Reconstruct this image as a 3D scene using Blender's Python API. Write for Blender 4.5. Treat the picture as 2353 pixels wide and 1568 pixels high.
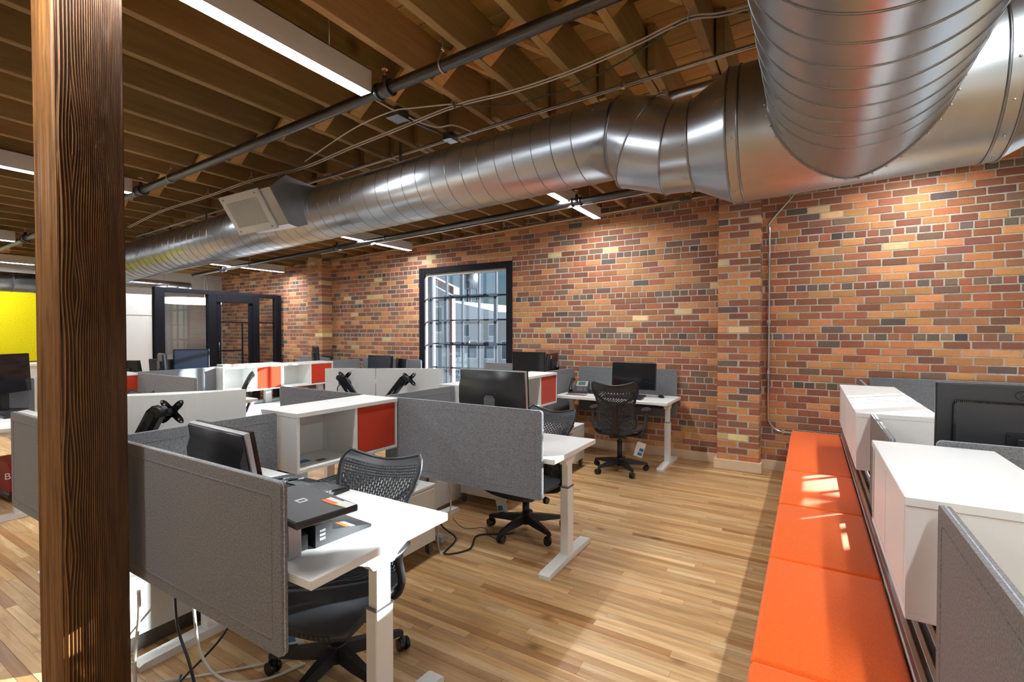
import bpy, bmesh, math, random
from mathutils import Vector, Matrix
random.seed(7)
R = math.radians
PI = math.pi
sc = bpy.context.scene
for o in list(bpy.data.objects):
    bpy.data.objects.remove(o)
col = sc.collection

# ------------------------------------------------------------------ camera
cam_d = bpy.data.cameras.new('camera')
cam_d.sensor_width = 36.0
cam_d.lens = 36.0 * 1118.6 / 2353.0
cam_d.clip_start = 0.02
cam_d.clip_end = 300
cam = bpy.data.objects.new('camera', cam_d)
cam.location = (0, 0, 1.45)
cam.rotation_euler = (R(89.0), 0, R(31.4))
col.objects.link(cam)
sc.camera = cam

# ------------------------------------------------------------------ world, sun, exposure
world = bpy.data.worlds.new('sky')
sc.world = world
world.use_nodes = True
wn = world.node_tree.nodes
wl = world.node_tree.links
wn.clear()
w_out = wn.new('ShaderNodeOutputWorld')
w_bg = wn.new('ShaderNodeBackground')
w_sky = wn.new('ShaderNodeTexSky')
w_sky.sky_type = 'NISHITA'
w_sky.sun_disc = False
w_sky.sun_elevation = R(13.5)
w_sky.sun_rotation = R(43)
w_sky.air_density = 1.0
w_sky.ozone_density = 4.0
w_bg.inputs['Strength'].default_value = 0.085
wl.new(w_sky.outputs['Color'], w_bg.inputs['Color'])
wl.new(w_bg.outputs['Background'], w_out.inputs['Surface'])

SUN = Vector((math.cos(R(13.5)) * math.cos(R(47)), math.cos(R(13.5)) * math.sin(R(47)), math.sin(R(13.5))))
sun_d = bpy.data.lights.new('sun', 'SUN')
sun_d.energy = 34.0
sun_d.angle = R(0.6)
sun_d.color = (0.93, 0.97, 1.0)
sun = bpy.data.objects.new('sun', sun_d)
sun.rotation_euler = (-SUN).to_track_quat('-Z', 'Y').to_euler()
sun.location = (12, 14, 8)
col.objects.link(sun)

LED_STRENGTH = 88.0
vs = sc.view_settings
vs.view_transform = 'Standard'
vs.look = 'None'
vs.exposure = 0.28
vs.gamma = 1.0
vs.use_curve_mapping = False
cy = sc.cycles
cy.max_bounces = 8
cy.diffuse_bounces = 4
cy.glossy_bounces = 4
cy.transmission_bounces = 6
cy.transparent_max_bounces = 12
cy.caustics_reflective = False
cy.caustics_refractive = False
cy.sample_clamp_indirect = 6.0
cy.use_adaptive_sampling = True
cy.adaptive_threshold = 0.02

# ------------------------------------------------------------------ helpers
SL = 0.0367                       # the roof climbs towards +x


def zr(z0, x):
    return z0 + SL * x


class MB:
    def __init__(s):
        s.v = []
        s.f = []
        s.sm = []

    def add(s, vs_, fs, smooth=False):
        n = len(s.v)
        s.v += [tuple(p) for p in vs_]
        s.f += [tuple(i + n for i in f) for f in fs]
        s.sm += [smooth] * len(fs)
        return s

    def box(s, x0, x1, y0, y1, z0, z1, ch=0.0, m=None):
        if ch <= 0:
            v = [(x, y, z) for x in (x0, x1) for y in (y0, y1) for z in (z0, z1)]
            f = [(0, 1, 3, 2), (4, 6, 7, 5), (0, 4, 5, 1), (2, 3, 7, 6), (0, 2, 6, 4), (1, 5, 7, 3)]
        else:
            bm = bmesh.new()
            vv = [bm.verts.new((x, y, z)) for x in (x0, x1) for y in (y0, y1) for z in (z0, z1)]
            for q in [(0, 1, 3, 2), (4, 6, 7, 5), (0, 4, 5, 1), (2, 3, 7, 6), (0, 2, 6, 4), (1, 5, 7, 3)]:
                bm.faces.new([vv[i] for i in q])
            bmesh.ops.bevel(bm, geom=bm.edges[:], offset=ch, segments=1, affect='EDGES')
            bm.verts.index_update()
            v = [tuple(p.co) for p in bm.verts]
            f = [tuple(p.index for p in q.verts) for q in bm.faces]
            bm.free()
        if m is not None:
            v = [tuple(m @ Vector(p)) for p in v]
        return s.add(v, f)

    def prism(s, poly, a0, a1, axis='z', m=None, smooth=False):
        """poly: 2-D outline (ccw); extruded a0..a1 along axis."""
        def P(p, a):
            if axis == 'z':
                return (p[0], p[1], a)
            if axis == 'y':
                return (p[0], a, p[1])
            return (a, p[0], p[1])
        n = len(poly)
        v = [P(p, a0) for p in poly] + [P(p, a1) for p in poly]
        f = [tuple(range(n))[::-1], tuple(range(n, 2 * n))]
        side = [(i, (i + 1) % n, n + (i + 1) % n, n + i) for i in range(n)]
        if m is not None:
            v = [tuple(m @ Vector(p)) for p in v]
        b = len(s.v)
        s.add(v, f)
        s.f += [tuple(i + b for i in q) for q in side]
        s.sm += [smooth] * len(side)
        return s

    def tube(s, path, r, n=8, caps=True, smooth=True, closed=False):
        """r: radius or list of radii, one per point"""
        pts = [Vector(p) for p in path]
        k = len(pts)
        rr = r if isinstance(r, (list, tuple)) else [r] * k
        b = len(s.v)
        up = None
        for i in range(k):
            if closed:
                t = (pts[(i + 1) % k] - pts[i - 1]).normalized()
            else:
                t = (pts[min(i + 1, k - 1)] - pts[max(i - 1, 0)]).normalized()
            if up is None:
                a = Vector((0, 0, 1)) if abs(t.z) < 0.9 else Vector((1, 0, 0))
                up = (a - t * a.dot(t)).normalized()
            else:
                up = up - t * up.dot(t)
                up = up.normalized() if up.length > 1e-6 else t.orthogonal().normalized()
            w = t.cross(up)
            for j in range(n):
                g = 2 * PI * j / n
                s.v.append(tuple(pts[i] + (up * math.cos(g) + w * math.sin(g)) * rr[i]))
        for i in range(k if closed else k - 1):
            i2 = (i + 1) % k
            for j in range(n):
                j2 = (j + 1) % n
                s.f.append((b + i * n + j, b + i * n + j2, b + i2 * n + j2, b + i2 * n + j))
                s.sm.append(smooth)
        if caps and not closed:
            s.f.append(tuple(b + j for j in range(n))[::-1])
            s.f.append(tuple(b + (k - 1) * n + j for j in range(n)))
            s.sm += [False, False]
        return s

    def cyl(s, p0, p1, r, n=16, r1=None):
        return s.tube([p0, p1], [r, r if r1 is None else r1], n)

    def ball(s, c, rx, ry, rz, nu=12, nv=8, m=None):
        v = [(c[0], c[1], c[2] - rz)]
        for i in range(1, nv):
            a = -PI / 2 + PI * i / nv
            for j in range(nu):
                g = 2 * PI * j / nu
                v.append((c[0] + rx * math.cos(a) * math.cos(g), c[1] + ry * math.cos(a) * math.sin(g), c[2] + rz * math.sin(a)))
        v.append((c[0], c[1], c[2] + rz))
        f = [(0, 1 + (j + 1) % nu, 1 + j) for j in range(nu)]
        for i in range(nv - 2):
            for j in range(nu):
                a, b = 1 + i * nu + j, 1 + i * nu + (j + 1) % nu
                f.append((a, b, b + nu, a + nu))
        t = len(v) - 1
        o = 1 + (nv - 2) * nu
        f += [(o + j, o + (j + 1) % nu, t) for j in range(nu)]
        if m is not None:
            v = [tuple(m @ Vector(p)) for p in v]
        return s.add(v, f, True)

    def grid(s, fn, nu, nv, smooth=True, keep=None):
        b = len(s.v)
        for j in range(nv + 1):
            for i in range(nu + 1):
                s.v.append(tuple(fn(i / nu, j / nv)))
        for j in range(nv):
            for i in range(nu):
                if keep is None or keep(i, j):
                    a = b + j * (nu + 1) + i
                    s.f.append((a, a + 1, a + nu + 2, a + nu + 1))
                    s.sm.append(smooth)
        return s

    def mesh(s, name, off=(0, 0, 0)):
        me = bpy.data.meshes.new(name)
        me.from_pydata([(p[0] - off[0], p[1] - off[1], p[2] - off[2]) for p in s.v], [], s.f)
        if any(s.sm):
            me.polygons.foreach_set('use_smooth', s.sm)
        me.update()
        return me


def rrect(x0, x1, z0, z1, r, n=4):
    out = []
    for cx, cz, a in ((x1 - r, z1 - r, 0), (x0 + r, z1 - r, 90), (x0 + r, z0 + r, 180), (x1 - r, z0 + r, 270)):
        for i in range(n + 1):
            g = R(a + 90 * i / n)
            out.append((cx + r * math.cos(g), cz + r * math.sin(g)))
    return out


def gpos(o):
    p = Vector((0, 0, 0))
    while o is not None:
        p += o.location
        o = o.parent
    return p


def link(o, parent=None):
    col.objects.link(o)
    if parent is not None:
        o.parent = parent
    return o


def obj(name, mb, mat, parent=None, local=False, loc=None):
    """world-space builder -> object; parts are moved into their parent's frame (unless built local)"""
    off = Vector((0, 0, 0))
    if not local:
        if parent is not None:
            off = gpos(parent)
        elif loc is not None:
            off = Vector(loc)
    me = mb.mesh(name, off)
    if mat is not None:
        me.materials.append(mat)
    o = bpy.data.objects.new(name, me)
    if parent is None and loc is not None:
        o.location = loc
    return link(o, parent)


def tag(o, label=None, cat=None, group=None, kind=None):
    if label:
        o['label'] = label
    if cat:
        o['category'] = cat
    if group:
        o['group'] = group
    if kind:
        o['kind'] = kind
    return o


def thing(name, label, cat, loc=(0, 0, 0), rz=0.0, group=None):
    o = bpy.data.objects.new(name, None)
    o.empty_display_size = 0.05
    o.location = loc
    o.rotation_euler = (0, 0, rz)
    return tag(link(o), label, cat, group)


def dup(root, loc=None, rz=None, label=None, group=None):
    c = root.copy()
    col.objects.link(c)
    for ch in root.children:
        k = ch.copy()
        col.objects.link(k)
        k.parent = c
        for g in ch.children:
            q = g.copy()
            col.objects.link(q)
            q.parent = k
    if loc is not None:
        c.location = loc
    if rz is not None:
        c.rotation_euler = (0, 0, rz)
    if label:
        c['label'] = label
    if group:
        c['group'] = group
    return c


def text(body, size, mat, parent, loc, rot, name='lettering', ext=0.0006, align='CENTER'):
    cu = bpy.data.curves.new(name, 'FONT')
    cu.body = body
    cu.size = size
    cu.extrude = ext
    cu.align_x = align
    cu.align_y = 'CENTER'
    cu.materials.append(mat)
    tmp = bpy.data.objects.new(name, cu)
    col.objects.link(tmp)
    bpy.context.view_layer.update()
    me = bpy.data.meshes.new_from_object(tmp.evaluated_get(bpy.context.evaluated_depsgraph_get()))
    bpy.data.objects.remove(tmp)
    me.materials.clear()
    me.materials.append(mat)
    o = bpy.data.objects.new(name, me)
    o.location = loc
    o.rotation_euler = rot
    return link(o, parent)


def smooth_path(pts, n=6):
    """Catmull-Rom through the points"""
    P = [Vector(p) for p in pts]
    out = []
    for i in range(len(P) - 1):
        a, b, c, d = P[max(i - 1, 0)], P[i], P[i + 1], P[min(i + 2, len(P) - 1)]
        for k in range(n):
            t = k / n
            out.append(0.5 * ((2 * b) + (c - a) * t + (2 * a - 5 * b + 4 * c - d) * t * t + (3 * b - a - 3 * c + d) * t ** 3))
    out.append(P[-1])
    return out


# ------------------------------------------------------------------ materials
def lin(r, g, b):
    f = lambda c: c / 12.92 if c <= 0.04045 else ((c + 0.055) / 1.055) ** 2.4
    return (f(r / 255), f(g / 255), f(b / 255), 1)


def nodes(name):
    m = bpy.data.materials.new(name)
    m.use_nodes = True
    nt = m.node_tree
    return m, nt, nt.nodes['Principled BSDF']


def N(nt, t, **kw):
    n = nt.nodes.new(t)
    for k, v in kw.items():
        if k in n.inputs:
            n.inputs[k].default_value = v
        else:
            setattr(n, k, v)
    return n


def plain(name, c, rough=0.5, metal=0.0, spec=0.5, var=0.0, vscale=30.0, bump=0.0, bscale=200.0, coat=0.0):
    m, nt, b = nodes(name)
    b.inputs['Base Color'].default_value = c
    b.inputs['Roughness'].default_value = rough
    b.inputs['Metallic'].default_value = metal
    b.inputs['Specular IOR Level'].default_value = spec
    b.inputs['Coat Weight'].default_value = coat
    g = N(nt, 'ShaderNodeNewGeometry')
    if var > 0:
        nz = N(nt, 'ShaderNodeTexNoise', Scale=vscale, Detail=3.0)
        nt.links.new(g.outputs['Position'], nz.inputs['Vector'])
        mp = N(nt, 'ShaderNodeMapRange')
        mp.inputs['From Min'].default_value = 0.3
        mp.inputs['From Max'].default_value = 0.7
        mp.inputs['To Min'].default_value = 1 - var
        mp.inputs['To Max'].default_value = 1 + var
        nt.links.new(nz.outputs['Fac'], mp.inputs['Value'])
        mx = N(nt, 'ShaderNodeMix', data_type='RGBA', blend_type='MULTIPLY')
        mx.inputs[0].default_value = 1
        mx.inputs[6].default_value = c
        cc = N(nt, 'ShaderNodeCombineColor')
        for k in range(3):
            nt.links.new(mp.outputs['Result'], cc.inputs[k])
        nt.links.new(cc.outputs['Color'], mx.inputs[7])
        nt.links.new(mx.outputs[2], b.inputs['Base Color'])
    if bump > 0:
        nz = N(nt, 'ShaderNodeTexNoise', Scale=bscale, Detail=4.0)
        nt.links.new(g.outputs['Position'], nz.inputs['Vector'])
        bp = N(nt, 'ShaderNodeBump', Strength=bump, Distance=0.004)
        nt.links.new(nz.outputs['Fac'], bp.inputs['Height'])
        nt.links.new(bp.outputs['Normal'], b.inputs['Normal'])
    return m


def tone_mat(name, src, stretch, dark, rough=0.5, nscale=6.0, bump=0.2, contrast=0.5, coat=0.0, knots=0.0, gscale=1.0):
    """wood or brick: base tone from the object's colour (src='obj') or from a face attribute (src='attr');
    grain stretched in world space"""
    m, nt, b = nodes(name)
    L = nt.links.new
    if src == 'obj':
        t = N(nt, 'ShaderNodeObjectInfo')
        tone = t.outputs['Color']
    else:
        t = N(nt, 'ShaderNodeAttribute')
        t.attribute_name = 'tone'
        tone = t.outputs['Color']
    g = N(nt, 'ShaderNodeNewGeometry')
    # shift the grain from piece to piece by its tone
    sx = N(nt, 'ShaderNodeVectorMath', operation='MULTIPLY')
    sx.inputs[1].default_value = (37.0, 53.0, 71.0)
    L(tone, sx.inputs[0])
    ad = N(nt, 'ShaderNodeVectorMath', operation='ADD')
    L(g.outputs['Position'], ad.inputs[0])
    L(sx.outputs['Vector'], ad.inputs[1])
    mp = N(nt, 'ShaderNodeMapping')
    mp.inputs['Scale'].default_value = stretch
    L(ad.outputs['Vector'], mp.inputs['Vector'])
    nz = N(nt, 'ShaderNodeTexNoise', Scale=nscale, Detail=5.0, Roughness=0.6, Distortion=0.6)
    L(mp.outputs['Vector'], nz.inputs['Vector'])
    rp = N(nt, 'ShaderNodeMapRange')
    rp.inputs['From Min'].default_value = 0.32
    rp.inputs['From Max'].default_value = 0.68
    rp.inputs['To Min'].default_value = contrast
    rp.inputs['To Max'].default_value = 0.0
    L(nz.outputs['Fac'], rp.inputs['Value'])
    mx = N(nt, 'ShaderNodeMix', data_type='RGBA', blend_type='MULTIPLY')
    mx.inputs[7].default_value = dark
    L(rp.outputs['Result'], mx.inputs[0])
    L(tone, mx.inputs[6])
    last = mx.outputs[2]
    if knots > 0:
        vo = N(nt, 'ShaderNodeTexVoronoi', Scale=knots)
        L(ad.outputs['Vector'], vo.inputs['Vector'])
        kr = N(nt, 'ShaderNodeMapRange')
        kr.inputs['From Min'].default_value = 0.03
        kr.inputs['From Max'].default_value = 0.12
        kr.inputs['To Min'].default_value = 0.75
        kr.inputs['To Max'].default_value = 0.0
        L(vo.outputs['Distance'], kr.inputs['Value'])
        m2 = N(nt, 'ShaderNodeMix', data_type='RGBA', blend_type='MULTIPLY')
        m2.inputs[7].default_value = (0.25, 0.14, 0.07, 1)
        L(kr.outputs['Result'], m2.inputs[0])
        L(last, m2.inputs[6])
        last = m2.outputs[2]
    L(last, b.inputs['Base Color'])
    b.inputs['Roughness'].default_value = rough
    b.inputs['Coat Weight'].default_value = coat
    b.inputs['Coat Roughness'].default_value = 0.2
    if bump > 0:
        bp = N(nt, 'ShaderNodeBump', Strength=bump, Distance=0.003)
        L(nz.outputs['Fac'], bp.inputs['Height'])
        L(bp.outputs['Normal'], b.inputs['Normal'])
    return m


def metal_mat(name, c, rough, stretch=(1, 1, 1), var=0.12, nscale=5.0, spangle=0.0):
    m, nt, b = nodes(name)
    L = nt.links.new
    b.inputs['Metallic'].default_value = 1.0
    g = N(nt, 'ShaderNodeNewGeometry')
    mp = N(nt, 'ShaderNodeMapping')
    mp.inputs['Scale'].default_value = stretch
    L(g.outputs['Position'], mp.inputs['Vector'])
    nz = N(nt, 'ShaderNodeTexNoise', Scale=nscale, Detail=2.0, Roughness=0.5)
    L(mp.outputs['Vector'], nz.inputs['Vector'])
    rm = N(nt, 'ShaderNodeMapRange')
    rm.inputs['From Min'].default_value = 0.1
    rm.inputs['From Max'].default_value = 0.9
    rm.inputs['To Min'].default_value = rough - 0.03
    rm.inputs['To Max'].default_value = rough + 0.04
    L(nz.outputs['Fac'], rm.inputs['Value'])
    L(rm.outputs['Result'], b.inputs['Roughness'])
    cr = N(nt, 'ShaderNodeMix', data_type='RGBA')
    cr.inputs[6].default_value = tuple(x * (1 - var) for x in c[:3]) + (1,)
    cr.inputs[7].default_value = c
    L(nz.outputs['Fac'], cr.inputs[0])
    L(cr.outputs[2], b.inputs['Base Color'])
    if spangle > 0:
        bp = N(nt, 'ShaderNodeBump', Strength=spangle, Distance=0.002)
        L(nz.outputs['Fac'], bp.inputs['Height'])
        L(bp.outputs['Normal'], b.inputs['Normal'])
    return m


def fabric(name, c, var=0.34, scale=170.0, bump=0.25):
    m = plain(name, c, rough=0.95, spec=0.15, var=var, vscale=scale, bump=bump, bscale=500.0)
    m.node_tree.nodes['Principled BSDF'].inputs['Sheen Weight'].default_value = 0.15
    return m


def emit(name, c, s):
    m, nt, b = nodes(name)
    b.inputs['Base Color'].default_value = (0.8, 0.8, 0.8, 1)
    b.inputs['Emission Color'].default_value = c
    b.inputs['Emission Strength'].default_value = s
    return m


def pane(name, tint, gloss=0.06, milky=0.0, milk=(0.5, 0.52, 0.55, 1), rough=0.0):
    """thin glass or mesh cloth: straight-through transmission with a reflecting coat"""
    m = bpy.data.materials.new(name)
    m.use_nodes = True
    nt = m.node_tree
    nt.nodes.clear()
    L = nt.links.new
    out = nt.nodes.new('ShaderNodeOutputMaterial')
    tr = nt.nodes.new('ShaderNodeBsdfTransparent')
    tr.inputs['Color'].default_value = tint
    gl = nt.nodes.new('ShaderNodeBsdfGlossy')
    gl.inputs['Roughness'].default_value = rough
    gl.inputs['Color'].default_value = (0.9, 0.95, 1, 1)
    mx = nt.nodes.new('ShaderNodeMixShader')
    mx.inputs['Fac'].default_value = gloss
    L(tr.outputs[0], mx.inputs[1])
    L(gl.outputs[0], mx.inputs[2])
    last = mx
    if milky > 0:
        df = nt.nodes.new('ShaderNodeBsdfDiffuse')
        df.inputs['Color'].default_value = milk
        tl = nt.nodes.new('ShaderNodeBsdfTranslucent')
        tl.inputs['Color'].default_value = milk
        m1 = nt.nodes.new('ShaderNodeMixShader')
        m1.inputs['Fac'].default_value = 0.5
        L(df.outputs[0], m1.inputs[1])
        L(tl.outputs[0], m1.inputs[2])
        m2 = nt.nodes.new('ShaderNodeMixShader')
        m2.inputs['Fac'].default_value = milky
        L(mx.outputs[0], m2.inputs[1])
        L(m1.outputs[0], m2.inputs[2])
        last = m2
    L(last.outputs[0], out.inputs['Surface'])
    return m


M = {}
M['mortar'] = plain('mortar', lin(192, 182, 168), 0.95, var=0.15, vscale=60, bump=0.5, bscale=90)
M['brick'] = tone_mat('brick', 'obj', (1.0, 1.0, 1.6), (0.6, 0.56, 0.52, 1), 0.9, 14.0, 0.35, 0.35)
M['brick_far'] = tone_mat('brick_far', 'attr', (1.0, 1.0, 1.6), (0.6, 0.56, 0.52, 1), 0.9, 14.0, 0.35, 0.35)
M['floor'] = tone_mat('floor_wood', 'obj', (0.09, 1.0, 1.0), (0.60, 0.46, 0.31, 1), 0.46, 22.0, 0.06, 0.9, 0.05, 2.2)
M['floor_far'] = tone_mat('floor_wood_far', 'attr', (0.09, 1.0, 1.0), (0.60, 0.46, 0.31, 1), 0.46, 22.0, 0.06, 0.9, 0.05, 2.2)
M['joint'] = plain('floor_joint', lin(84, 60, 38), 0.9)
M['joist'] = tone_mat('joist_wood', 'obj', (1.0, 0.07, 1.0), (0.62, 0.54, 0.42, 1), 0.7, 26.0, 0.15, 0.6, 0.0, 1.6)
M['deck'] = tone_mat('deck_wood', 'obj', (0.07, 1.0, 1.0), (0.66, 0.56, 0.42, 1), 0.7, 20.0, 0.12, 0.6, 0.0, 1.7)
M['roof'] = plain('roof_dark', (0.03, 0.02, 0.015, 1), 0.9)
M['galv'] = metal_mat('galvanised', (0.55, 0.585, 0.635, 1), 0.29, (1, 1, 1), 0.10, 4.0)
M['galv_dull'] = metal_mat('galvanised_dull', (0.50, 0.52, 0.53, 1), 0.36, (1, 1, 1), 0.2, 12.0)
M['galv_seam'] = metal_mat('galvanised_seam', (0.30, 0.31, 0.32, 1), 0.34)
M['iron'] = metal_mat('black_iron', (0.13, 0.13, 0.135, 1), 0.36, (1, 1, 1), 0.4, 9.0)
M['steel'] = metal_mat('conduit_steel', (0.62, 0.62, 0.62, 1), 0.3)
M['dark_steel'] = metal_mat('dark_steel', (0.22, 0.22, 0.23, 1), 0.4)
M['copper'] = metal_mat('copper', (0.65, 0.3, 0.18, 1), 0.35)
M['white'] = plain('white_laminate', (0.80, 0.79, 0.76, 1), 0.38, var=0.02, vscale=3)
M['white_metal'] = plain('white_paint_metal', (0.78, 0.77, 0.74, 1), 0.32, spec=0.5)
M['white_wall'] = plain('wall_paint', (0.62, 0.60, 0.57, 1), 0.8, var=0.03, vscale=2)
M['grey_wall'] = plain('wall_paint_grey', (0.50, 0.49, 0.48, 1), 0.85, var=0.03, vscale=2)
M['baseboard'] = plain('baseboard_paint', lin(216, 192, 160), 0.6, var=0.06, vscale=6)
M['cable_w'] = plain('cable_white', (0.66, 0.62, 0.56, 1), 0.5)
M['cable_k'] = plain('cable_black', (0.014, 0.014, 0.015, 1), 0.45)
M['cable_g'] = plain('cable_green', (0.05, 0.09, 0.07, 1), 0.5)
M['fab'] = fabric('grey_felt', (0.178, 0.180, 0.190, 1))
M['fab_edge'] = fabric('grey_felt_edge', (0.42, 0.43, 0.46, 1))
M['fab_w'] = fabric('taupe_felt', (0.190, 0.178, 0.172, 1))
M['red'] = fabric('red_felt', lin(188, 54, 26), 0.12, 300)
M['orange'] = fabric('orange_felt', lin(240, 102, 32), 0.10, 260)
M['yellow'] = fabric('yellow_felt', lin(214, 196, 8), 0.12, 60)
M['black'] = plain('black_plastic', (0.014, 0.014, 0.016, 1), 0.42)
M['black_gloss'] = plain('black_gloss', (0.010, 0.010, 0.012, 1), 0.12)
M['char'] = plain('charcoal_plastic', (0.030, 0.031, 0.035, 1), 0.45)
M['frame_k'] = plain('dark_window_frame', (0.010, 0.010, 0.015, 1), 0.6, spec=.12)
M['silver'] = plain('silver_plastic', (0.50, 0.50, 0.51, 1), 0.3, metal=0.6)
M['dsilver'] = plain('dim_silver', (0.19, 0.19, 0.2, 1), 0.35, metal=0.5)
M['screen'] = plain('dark_screen', (0.006, 0.007, 0.010, 1), 0.07, spec=0.6)
M['screen_b'] = plain('matt_screen', (0.010, 0.018, 0.034, 1), 0.30, spec=0.7)
M['chrome'] = metal_mat('chrome', (0.75, 0.75, 0.75, 1), 0.12)
M['tag'] = plain('white_card', (0.72, 0.71, 0.69, 1), 0.7)
M['blue'] = plain('blue_print', lin(60, 110, 160), 0.6)
M['ora'] = plain('orange_print', lin(245, 105, 20), 0.5)
M['redbag'] = plain('red_bag', lin(150, 6, 12), 0.6, var=0.1, vscale=20)
M['paper'] = plain('brown_brochure', lin(120, 80, 50), 0.5, var=0.4, vscale=40)
M['beige'] = plain('beige_plastic', (0.5, 0.47, 0.42, 1), 0.5)
M['lcd'] = plain('green_lcd', lin(70, 110, 100), 0.15)
M['led'] = emit('led_strip', (0.94, 0.975, 1.0, 1), LED_STRENGTH)
M['glass'] = pane('window_glass', (0.93, 0.96, 0.96, 1), 0.05)
M['glass_d'] = pane('office_glass', (0.80, 0.80, 0.80, 1), 0.07)
M['shade'] = pane('shade_mesh', (0.93, 0.95, 0.98, 1), 0.0, 0.07, (0.25, 0.28, 0.33, 1))
M['siding'] = plain('pale_siding', (0.50, 0.49, 0.47, 1), 0.8, var=0.06, vscale=4)
M['rust'] = plain('rust_siding', (0.36, 0.17, 0.12, 1), 0.8, var=0.1, vscale=5)
M['bluegrey'] = plain('bluegrey_siding', (0.34, 0.37, 0.42, 1), 0.8)
M['snow'] = plain('white_roof', (0.75, 0.77, 0.80, 1), 0.7)
M['pane_far'] = plain('far_window', (0.12, 0.15, 0.18, 1), 0.15)
M['asphalt'] = plain('ground_asphalt', (0.20, 0.20, 0.21, 1), 0.9)


def brick_tone(header=False):
    r = random.random()
    if header:
        pal = [(.30, (152, 96, 74)), (.26, (128, 106, 92)), (.18, (112, 98, 88)), (.18, (172, 112, 78)), (.08, (90, 80, 76))]
    else:
        pal = [(.36, (202, 142, 94)), (.33, (158, 102, 76)), (.12, (142, 94, 74)), (.07, (134, 104, 88)), (.035, (108, 94, 86)), (.025, (226, 198, 148)), (.06, (182, 114, 78))]
    a = 0
    c = pal[0][1]
    for w, k in pal:
        a += w
        if r <= a:
            c = k
            break
    j = random.uniform(0.9, 1.1)
    k = lin(*[min(255, q * j * random.uniform(0.96, 1.04)) for q in c])
    return (k[0], k[1], k[2], 1)


# pixel a world point falls on (only used to pick which pieces are built singly)
_th, _pt = R(31.4), R(-1.0)
_fw = Vector((-math.sin(_th) * math.cos(_pt), math.cos(_th) * math.cos(_pt), math.sin(_pt)))
_rt = Vector((math.cos(_th), math.sin(_th), 0))
_up = _rt.cross(_fw)


def seen_at(x, y, z):
    q = Vector((x, y, z - 1.45))
    d = q.dot(_fw)
    if d < 0.1:
        return (-1e5, -1e5, d)
    return (1176.5 + 1118.6 * q.dot(_rt) / d, 784 - 1118.6 * q.dot(_up) / d, d)


def unit_piece(name, mat, ch=0.04, jit=0.0):
    """unit box -0.5..0.5 with chamfered front edges, shared by many pieces"""
    mb = MB()
    mb.box(-.5, .5, -.5, .5, -.5, .5)
    bm = bmesh.new()
    me = mb.mesh(name)
    bm.from_mesh(me)
    bmesh.ops.bevel(bm, geom=bm.edges[:], offset=ch, segments=1, affect='EDGES')
    for v in bm.verts:
        v.co += Vector((random.uniform(-jit, jit), random.uniform(-jit, jit), random.uniform(-jit, jit)))
    bm.to_mesh(me)
    bm.free()
    me.materials.append(mat)
    return me


def tone_attr(me, tones):
    """tones: one colour per face"""
    a = me.attributes.new('tone', 'FLOAT_COLOR', 'FACE')
    flat = [c for t in tones for c in t]
    a.data.foreach_set('color', flat)



# ================================================================== THE SETTING
YW = 5.79                         # face of the brick wall
XL, XR, YF = -10.95, 5.2, -3.2    # far left wall, right wall, wall behind the camera
WINS = [(-5.22, -3.55, 0.42, 2.42), (1.63, 3.37, 0.42, 2.42)]

# ---- floor: strip maple, planks along x
flo = MB()
flo.box(XL - .3, XR + .3, YF - .3, YW + .4, -0.12, -0.006)
floor = tag(obj('floor', flo, M['joint']), kind='structure')
PW = 0.0462
planks = []
y = YF
row = 0
while y < YW:
    x = XL - random.uniform(0, 1.0)
    while x < XR:
        ln = random.choice((.32, .45, .6, .75, .9, 1.1, 1.3)) * random.uniform(.85, 1.15)
        b = random.random()
        c = (212, 176, 128) if b < .45 else (200, 160, 110) if b < .7 else (224, 192, 146) if b < .9 else (176, 132, 84)
        j = random.uniform(.93, 1.07)
        t = lin(*[min(255, q * j) for q in c])
        planks.append((x, x + ln, y, y + PW, t))
        x += ln
    y += PW


def floor_rank(p):
    xm, ym = max(p[0], min(p[1], -0.6)), (p[2] + p[3]) / 2
    best = 0
    for xx in (p[0] + .05, (p[0] + p[1]) / 2, p[1] - .05):
        u, v, d = seen_at(xx, ym, 0)
        ok = (880 < u < 1790 and 1085 < v < 1590 and not (u < 1000 and v < 1250)) or (-20 < u < 90 and v > 1190) or (300 < u < 660 and v > 1480)
        if ok:
            best = max(best, 1.0 / d)
    return best


pl = sorted(planks, key=floor_rank, reverse=True)
plank_me = unit_piece('plank', M['floor'], 0.012)
for (x0, x1, y0, y1, t) in pl[:300]:
    o = bpy.data.objects.new('plank', plank_me)
    o.location = ((x0 + x1) / 2, (y0 + y1) / 2, -0.008 + random.uniform(-.0006, .0006))
    o.scale = (x1 - x0 - .0012, y1 - y0 - .0012, 0.016)
    o.color = t
    link(o, floor)
mb = MB()
tones = []
for (x0, x1, y0, y1, t) in pl[300:]:
    if x1 < XL or x0 > XR:
        continue
    z = random.uniform(-.0006, .0006)
    mb.box(x0 + .0006, x1 - .0006, y0 + .0006, y1 - .0006, -0.014, z)
    tones += [t] * 6
o = obj('plank_field', mb, M['floor_far'], floor)
tone_attr(o.data, tones)
o['kind'] = 'stuff'

# ---- brick wall
CH, BL, J = 0.0710, 0.192, 0.012
wb = MB()
ZT = 3.45
xs = XL - .3
for (a, b, z0, z1) in WINS:
    wb.box(xs, a, YW + .005, YW + .36, -.1, ZT)
    wb.box(a, b, YW + .005, YW + .36, -.1, z0)
    wb.box(a, b, YW + .005, YW + .36, z1, ZT)
    xs = b
wb.box(xs, XR + .3, YW + .005, YW + .36, -.1, ZT)
PIL = [(-.835, -.430, 5.585), (-7.735, -7.330, 5.585)]
for (a, b, yf) in PIL:
    wb.box(a + .005, b - .005, yf + .005, YW + .02, -.1, ZT)
wall_back = tag(obj('wall_back', wb, M['mortar']), kind='structure')

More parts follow.
